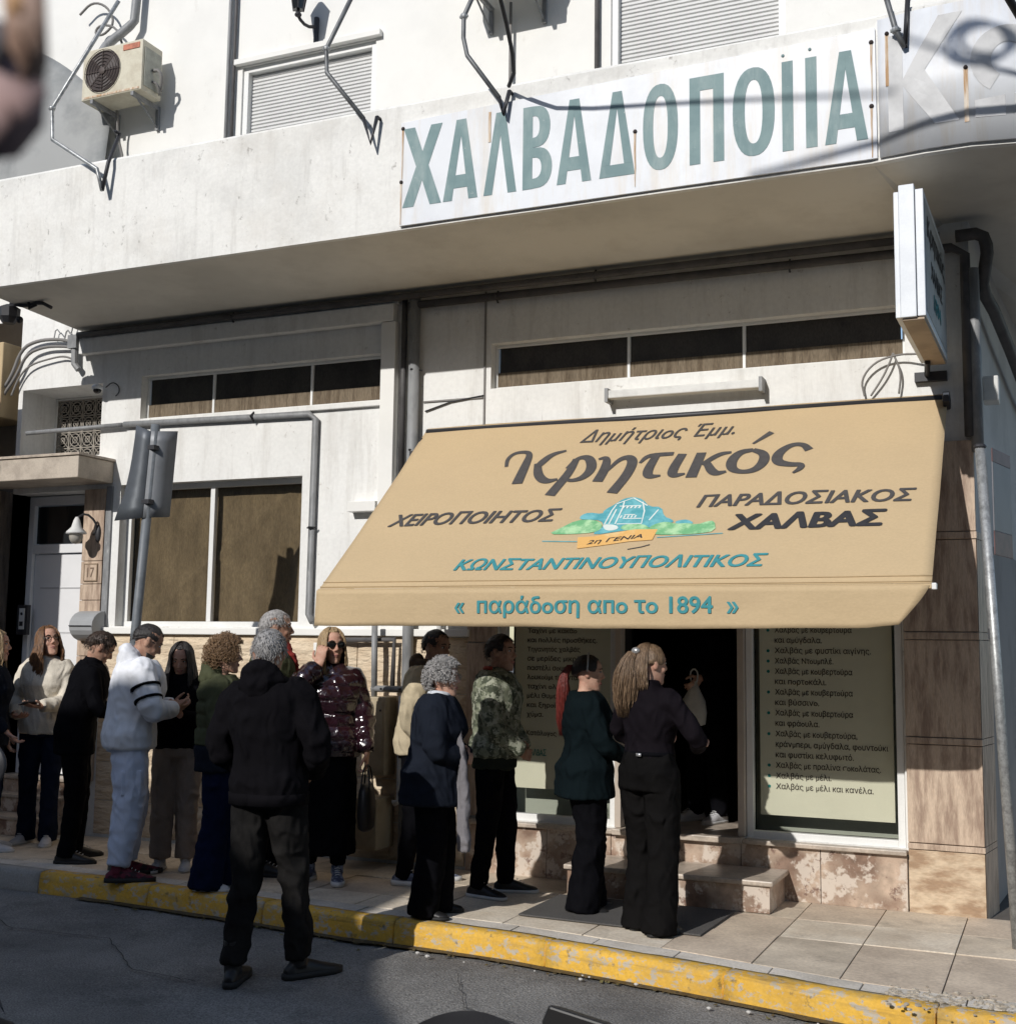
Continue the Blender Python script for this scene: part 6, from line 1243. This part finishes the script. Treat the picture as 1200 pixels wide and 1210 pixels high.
# 8 ---- tall grey man behind
p = Person('tall grey haired man with a red scarf, behind the man in the road', (-5.20, -.80, 0), R(-62), 1.86, 'm', skin=skin_t, hyaw=4)
p.pose({'L': ((-.20, .15, .9), (-.3, -1, 0)), 'R': ((.20, .15, .9), (.3, -1, 0))}, {'L': (-.1, .05, 8), 'R': (.1, -.05, 8)})
p.body({}, brow=H_GREY); p.top(OLIVE, .80, .035, collar=.02); b = B(); b.tube([p.bend((.085*math.cos(a), -.008+.085*math.sin(a), 1.47+.012*math.sin(a*2))) for a in [2*math.pi*i/16 for i in range(17)]], .030, 10, cap=False); b.tube([p.bend((.03, .09, 1.46)), p.bend((.03, .135, 1.36)), p.bend((.02, .15, 1.26))], [.03, .032, .024], 8); p.out('scarf', b, SCARF, .009, 2, .008, (14, 14, 14)); p.legs(BLK); p.shoes(SH_B, SOLE_B, .3); h_ = p.cap(H_SILV, 54, 88, 116, 1.05, .004, fade=.12); p.tufts(H_SILV, h_, 380, .026, .0032, 1.03, 50, 84)
# 9 ---- blonde with sunglasses
p = Person('blonde woman in black sunglasses and glossy maroon puffer jacket, hand on her cheek', (-4.67, -.86, 0), R(-158), 1.73, 'f', .98, 1.0, hyaw=30, skin=skin_l)
p.pose({'R': ((.055, .16, 1.46), (.75, .3, -.8)), 'L': ((-.27, .08, .86), (-.6, -1, 0))}, {'L': (-.08, .02, 12), 'R': (.12, -.02, 16)})
p.body({'R': ((-.12, -.05, 1), (-.2, -1, 0), dict(curl=42)), 'L': ((0, .1, -1), (1, 0, 0), dict(curl=55))}, brow=H_DKB); p.top(PUFF, .84, .042, (.072, .066, .052), name='puffer_jacket', puff=.006, collar=.02, fold=.009, smooth=1); b = B(); p.torso(b, .02, .19, 1.0, 1, 1); p.out('skirt', b, BLK, .0105, 2, .008); p.legs(BLK, (.09, .066, .050), low=.12); p.shoes(SH_G, SOLE_W, .27, 0, .032); h_ = p.cap(H_BLO, 40, 98, 126, 1.09); p.strands(H_BLO, h_, 200, .30, .008, (46, 314), .010, .02); p.glasses(eyeb, sun_=True)
bg_ = thing('handbag', 'black shoulder bag hanging from the hand of the blonde woman in sunglasses', 'bag', p.W((-.28, .10, .5)))
b = B(); q = B()
b.loft([[p.W((-.28+.055*f_*math.cos(a), .11+.15*f_*math.sin(a), z)) for a in [2*math.pi*j/20 for j in range(20)]] for z, f_ in ((.36, .6), (.38, .95), (.50, 1.05), (.62, .92), (.66, .6))]); obj('bag_body', b, SH_B, bg_, smooth=True)
for s_ in (-1, 1):
    b = B(); b.tube([p.W((-.28+.03*s_, .02, .62)), p.W((-.28+.02*s_, .05, .76)), p.W((-.275, .10, .80)), p.W((-.28+.02*s_, .16, .76)), p.W((-.28+.03*s_, .20, .62))], .006, 6, 1); obj('strap', b, SH_B, bg_, smooth=True)
# 10 --- beige hoodie
p = Person('man in a cream hoodie and black trousers half hidden behind the old lady', (-4.10, -.62, 0), R(-75), 1.74, 'm', skin=skin_t, lean=9, hpitch=-8, hyaw=-25)
p.pose({'L': ((-.18, .14, .9), (-.3, -1, 0)), 'R': ((.19, .12, .90), (.3, -1, 0))}, {'L': (-.1, .06, 8), 'R': (.1, -.06, 8)})
p.body({}); t_ = p.top(BEIGE, .86, .034, (.074, .062, .05), name='hoodie', hood=0, fold=.008); h2 = B(); h2.tube([p.bend((.09*math.cos(a), -.015+.09*math.sin(a), 1.46)) for a in [2*math.pi*i/16 for i in range(17)]], .036, 10, cap=False); h2.ell(p.bend((0, -.10, 1.45)), (.09, .05, .07)); p.out('hood', h2, cloth('brown_hood', (.12, .085, .06)), .010, 2, .006, parent=t_); p.legs(BLK); p.shoes(SH_G, SOLE_W, .30, 0, .034); h_ = p.cap(H_BLACK, 48, 88, 114, 1.05, .003, fade=.12); p.tufts(H_BLACK, h_, 300, .014, .003, 1.03)
# 11 --- old lady
p = Person('elderly woman with short silver hair in a long navy coat at the kerb', (-3.53, -1.50, 0), R(-72), 1.54, 'f', 1.18, 1.28, lean=5, headfwd=.035, hyaw=-4, skin=skin_l)
p.pose({'L': ((-.06, .22, 1.06), (-.8, -.6, -.2)), 'R': ((.06, .24, 1.04), (.8, -.8, -.2))}, {'L': (-.10, .03, 12), 'R': (.11, -.03, 14)})
p.body({'L': ((.9, .2, -.1), (0, -1, .1), dict(curl=65)), 'R': ((-.9, .2, -.1), (0, -1, .1), dict(curl=65))}, brow=H_SILV); t_ = p.top(NAVY, .74, .036, (.088, .076, .058), name='coat', flare=.10, fold=.007, belly=.0); b = B(); b.tube([p.bend((.075*math.cos(a), -.008+.075*math.sin(a), 1.455+.018*math.cos(a))) for a in [R(-60+300*i/16) for i in range(17)]], .018, 8); p.out('shirt_collar', b, SHIRT, parent=t_)
b = B(); b.tube([p.bend((.12, .16, 1.28)), p.bend((.14, .215, 1.05)), (.15, .23, .80), (.15, .24, .45)], [.02, .034, .042, .045], 10, 1, flat=.5); p.out('scarf', b, GREYS, .008, 1, .010, (30, 30, 3))
p.legs(BLK, (.118, .096, .098), low=.02, flare=1.05); p.shoes(SH_B, SOLE_B, .25, 0, .02); h_ = p.cap(H_SILV, 48, 96, 128, 1.10, .010); p.tufts(H_SILV, h_, 420, .04, .0042, 1.09, 46, 98, 126, curl=.007)
# 12 --- camouflage jacket
p = Person('young man in green camouflage jacket and black jeans, hands clasped in front', (-3.46, -.74, 0), R(-80), 1.70, 'm', skin=skin_t, hyaw=-14, lean=2)
p.pose({'L': ((-.06, .19, .95), (-.9, -.7, -.1)), 'R': ((.07, .20, .93), (.9, -.8, -.1))}, {'L': (-.10, .06, 10), 'R': (.12, -.07, 18)})
p.body({'L': ((.8, .45, -.25), (0, -1, .1), dict(curl=60)), 'R': ((-.8, .45, -.2), (0, -1, .1), dict(curl=60))}); t_ = p.top(CAMO, .90, .038, (.078, .068, .052), fold=.009, collar=.025); b = B(); p.torso(b, .030, .82, .93); p.out('jacket_hem', b, cloth('dark_green_cloth', (.028, .034, .026)), .0105, 2, .006, parent=t_)
b = B(); b.tube([p.bend((.078*math.cos(a), -.012+.078*math.sin(a), 1.475)) for a in [R(150+200*i/16) for i in range(17)]], .016, 8); p.out('collar_lining', b, mat('red_lining', (.36, .05, .03), .8), parent=t_); b = B(); p.torso(b, .005, 1.2, 1.45); p.out('undershirt', b, BLK)
p.legs(BLK, (.10, .072, .056), low=.06); p.shoes(SH_B, SOLE_W, .29, 0, .022); h_ = p.cap(H_BLACK, 46, 88, 114, 1.06, .004, fade=.11); p.tufts(H_BLACK, h_, 320, .022, .0035, 1.04)
# 13 --- red ponytail
p = Person('woman with a long dark red ponytail, black top and wide black trousers, in profile', (-2.74, -.94, 0), R(-58), 1.57, 'f', 1.20, 1.22, hyaw=-12, hpitch=-4, skin=skin_l, fold=.006)
p.pose({'L': ((-.12, .28, 1.02), (-.7, -.8, -.1)), 'R': ((.14, .27, 1.02), (.8, -.8, -.2))}, {'L': (-.10, .05, 10), 'R': (.11, -.04, 10)})
p.body({'L': ((.7, .5, .1), (0, 0, 1), dict(curl=50)), 'R': ((-.7, .5, .1), (0, 0, 1), dict(curl=50))}); p.top(TEALBLK, .76, .030, (.074, .062, .048), name='sweater', flare=.08, fold=.007); p.legs(BLK, (.116, .094, .104), flare=1.08, low=.02, fold=.009); p.shoes(SH_B, SOLE_B, .24); h_ = p.cap(H_BLACK, 46, 86, 112, 1.05, .003); p.tail(H_RED, h_, 170, .50, .008, (0, -.100, .045), .056, .006, .075, side=-.03)
b = B(); b.tube([p.hd((.086*math.cos(a), -.01, .01+.125*math.sin(a))) for a in [math.pi*i/12 for i in range(13)]], .006, 8); p.out('hair_clip', b, mat('silver_clip', (.5, .5, .5), .3, metal=.6), parent=h_)
# 14 --- blonde ponytail from behind
p = Person('woman seen from behind with light brown ponytail, belt and wide black trousers', (-2.20, -1.34, 0), R(-22), 1.64, 'f', 1.06, 1.02, hyaw=-22, hpitch=-3, skin=skin_l, fold=.003)
p.pose({'L': ((-.16, .26, 1.08), (-.9, -.6, -.2)), 'R': ((.16, .28, 1.08), (.9, -.6, -.2))}, {'L': (-.10, .03, 8), 'R': (.10, -.03, 8)})
p.body({'L': ((.6, .6, .1), (0, 0, 1), dict(curl=40)), 'R': ((-.6, .6, .1), (0, 0, 1), dict(curl=40))}); p.top(cloth('black_blouse', (.0095, .0075, .010), .8), 1.02, .014, (.062, .052, .042), name='blouse', fold=.006, collar=.03)
l_ = p.legs(cloth('black_trouser', (.0075, .007, .007), .85), (.110, .088, .094), top=1.06, t=.012, flare=1.12, low=.015, fold=.007); b = B(); p.torso(b, .019, 1.042, 1.066); p.out('belt', b, BLK, parent=l_); b = B(); q_ = p.bend((0.03, -.135, 1.05)); b.obox(q_, (.018, 0, 0), (0, .004, 0), (0, 0, .009)); p.out('belt_buckle', b, mat('silver_clip', (.5, .5, .5), .3), parent=l_)
p.shoes(SH_B, SOLE_B, .25); h_ = p.cap(H_LB, 46, 94, 118, 1.06, .004); p.tail(H_LB, h_, 230, .41, .0085, (-.01, -.090, .070), .088, .007, .06, side=-.05); p.strands(H_LB, h_, 70, .16, .007, (120, 240), .006, .02)
b = B(); b.ell(p.hd((.02, -.118, .075)), (.03, .022, .022), 10, 8); p.out('hair_clip', b, MATS['silver_clip'] if 'silver_clip' in MATS else SH_W, parent=h_)
# 15 --- inside the doorway
p = Person('person in dark clothes inside the shop doorway holding a pale plastic bag', (-2.35, .62, .385), R(150), 1.66, 'm', skin=skin_t)
p.pose({'L': ((-.20, .30, 1.06), (-.6, -.6, -.4)), 'R': ((.22, .12, .86), (.6, -1, 0))}, {'L': (-.1, 0, 8), 'R': (.1, .05, 8)})
p.body({'L': ((0, .6, -.5), (1, 0, 0), dict(curl=70))}); p.top(BLK, .84, .03, collar=.02); p.legs(BLK); p.shoes(SH_W, SOLE_W); h_ = p.cap(H_BLACK, 50, 92, 116); p.tufts(H_BLACK, h_, 100, .03)
bw = p.W((-.20, .36, 1.0)); pb3 = thing('plastic_bag', 'pale translucent plastic carrier bag held in the shop doorway', 'bag', bw)
b = B(); b.loft([[bw+Vector((.11*f_*math.cos(a)*(1+.1*math.sin(3*a+z*9)), .06*f_*math.sin(a), z)) for a in [2*math.pi*j/24 for j in range(24)]] for z, f_ in ((-.27, .5), (-.26, .8), (-.18, .9), (-.10, .75), (-.03, .4), (.04, .16))]); obj('bag_body', b, mat('carrier_bag', (.60, .60, .56), .5, var=.15, vs=9, bump=.6, bs=14, bd=.02, trans=.1), pb3, smooth=True)
b = B(); b.tube([bw+Vector((-.02, 0, .03)), bw+Vector((-.03, 0, .10)), bw+Vector((0, 0, .13)), bw+Vector((.03, 0, .10)), bw+Vector((.02, 0, .03))], .006, 6, 1); obj('bag_handle', b, MATS['carrier_bag'], pb3)
bpy.data.scenes.remove(TMP)
# ---------------------------------------------------------------- scooters parked by the camera
def scooter(loc, rz, label, mirror_z, round_m):
    t = thing('parked_scooter', label, 'scooter', loc, 'scooters parked in front of the camera'); M = rotz(rz); L0 = Vector(loc); w = lambda x, y, z: L0+M @ Vector((x, y, z))
    for x in (-.62, .62):
        b = B(); b.tube([w(x+.19*math.cos(a), 0, .22+.19*math.sin(a)) for a in [2*math.pi*i/20 for i in range(21)]], .045, 10, cap=False); wl_ = obj('wheel', b, SOLE_B, t, smooth=True)
        b = B(); b.tube([w(x, -.03, .22), w(x, .03, .22)], .13, 16); obj('rim', b, galv, wl_)
    b = B(); b.loft([[w(x, hw_*math.cos(a), zc+hz*math.sin(a)) for a in [2*math.pi*j/14 for j in range(14)]] for x, hw_, zc, hz in ((-.85, .05, .45, .05), (-.6, .13, .48, .14), (-.25, .14, .46, .15), (-.05, .12, .30, .06), (.25, .13, .28, .05))]); obj('rear_body', b, mat('scooter_paint', (.02, .02, .024), .2, coat=.8), t, smooth=True)
    b = B(); b.loft([[w(x+ox, hw_*math.cos(a), z+.02*math.sin(a)) for a in [2*math.pi*j/14 for j in range(14)]] for x, ox, hw_, z in ((.30, 0, .16, .26), (.40, 0, .19, .45), (.42, 0, .17, .62), (.36, 0, .10, .76))]); obj('front_shield', b, MATS['scooter_paint'], t, smooth=True)
    b = B(); b.tube([w(.62, 0, .22), w(.45, 0, .55), w(.34, 0, .82)], .025, 8); b.tube([w(.28, -.30, .80), w(.34, -.12, .83), w(.34, .12, .83), w(.28, .30, .80)], .014, 8); obj('handlebar', b, dark_m, t, smooth=True)
    b = B(); b.loft([[w(x, .12*f_*math.cos(a), .62+.04*math.sin(a)*f_) for a in [2*math.pi*j/12 for j in range(12)]] for x, f_ in ((-.65, .6), (-.5, 1), (-.2, 1), (-.08, .5))]); obj('seat', b, SH_B, t, smooth=True)
    for s_ in (-1, 1):
        b = B(); b.tube([w(.32, .2*s_, .81), w(.34, .24*s_, mirror_z-.05-(.25 if s_ > 0 else 0)), w(.33, .27*s_, mirror_z-(.25 if s_ > 0 else 0))], .006, 6); ms = obj('mirror_stalk', b, dark_m, t)
        b = B(); c = w(.33, .27*s_, mirror_z-(.25 if s_ > 0 else 0)); u = M @ Vector((0, 1, 0)); v = Vector((0, 0, 1)); f_ = M @ Vector((1, 0, 0))
        if round_m: b.loft([[c+f_*q+u*.068*r_*math.cos(a)+v*.068*r_*math.sin(a) for a in [2*math.pi*j/20 for j in range(20)]] for q, r_ in ((-.008, 1), (.0, 1.05), (.02, .8), (.028, .3))])
        else: b.loft([[c+f_*q+u*x*r_+v*z*r_ for x, z in ((-.075, -.03), (.065, -.035), (.085, .0), (.07, .034), (-.06, .012))] for q, r_ in ((-.008, 1), (.0, 1.04), (.025, .8))])
        obj('mirror', b, dark_m if round_m else SH_B, ms, smooth=round_m, bev=0 if round_m else .006)
    b = B()
    for j in range(7):
        for i in range(25): a = R(-62+124*i/24); q = j/6; b.v.append(w(.46-.10*q+.06*math.cos(a), .27*math.sin(a)*(1-.25*q*q), (.73 if not round_m else .60)+.255*q-.09*math.sin(a)**2))
    b.f = [(j*25+i, j*25+i+1, (j+1)*25+i+1, (j+1)*25+i) for j in range(6) for i in range(24)]; obj('windscreen', b, mat('smoked_screen', (.045, .045, .05), .12, spec=.6), t, smooth=True)
scooter((-1.14, -6.36, ROADZ), R(90), 'dark scooter at the bottom edge, only its screen and angular mirror in view', 1.01, False)
scooter((-3.43, -5.68, ROADZ), R(90), 'scooter with a round mirror at the left edge', 1.35, True)
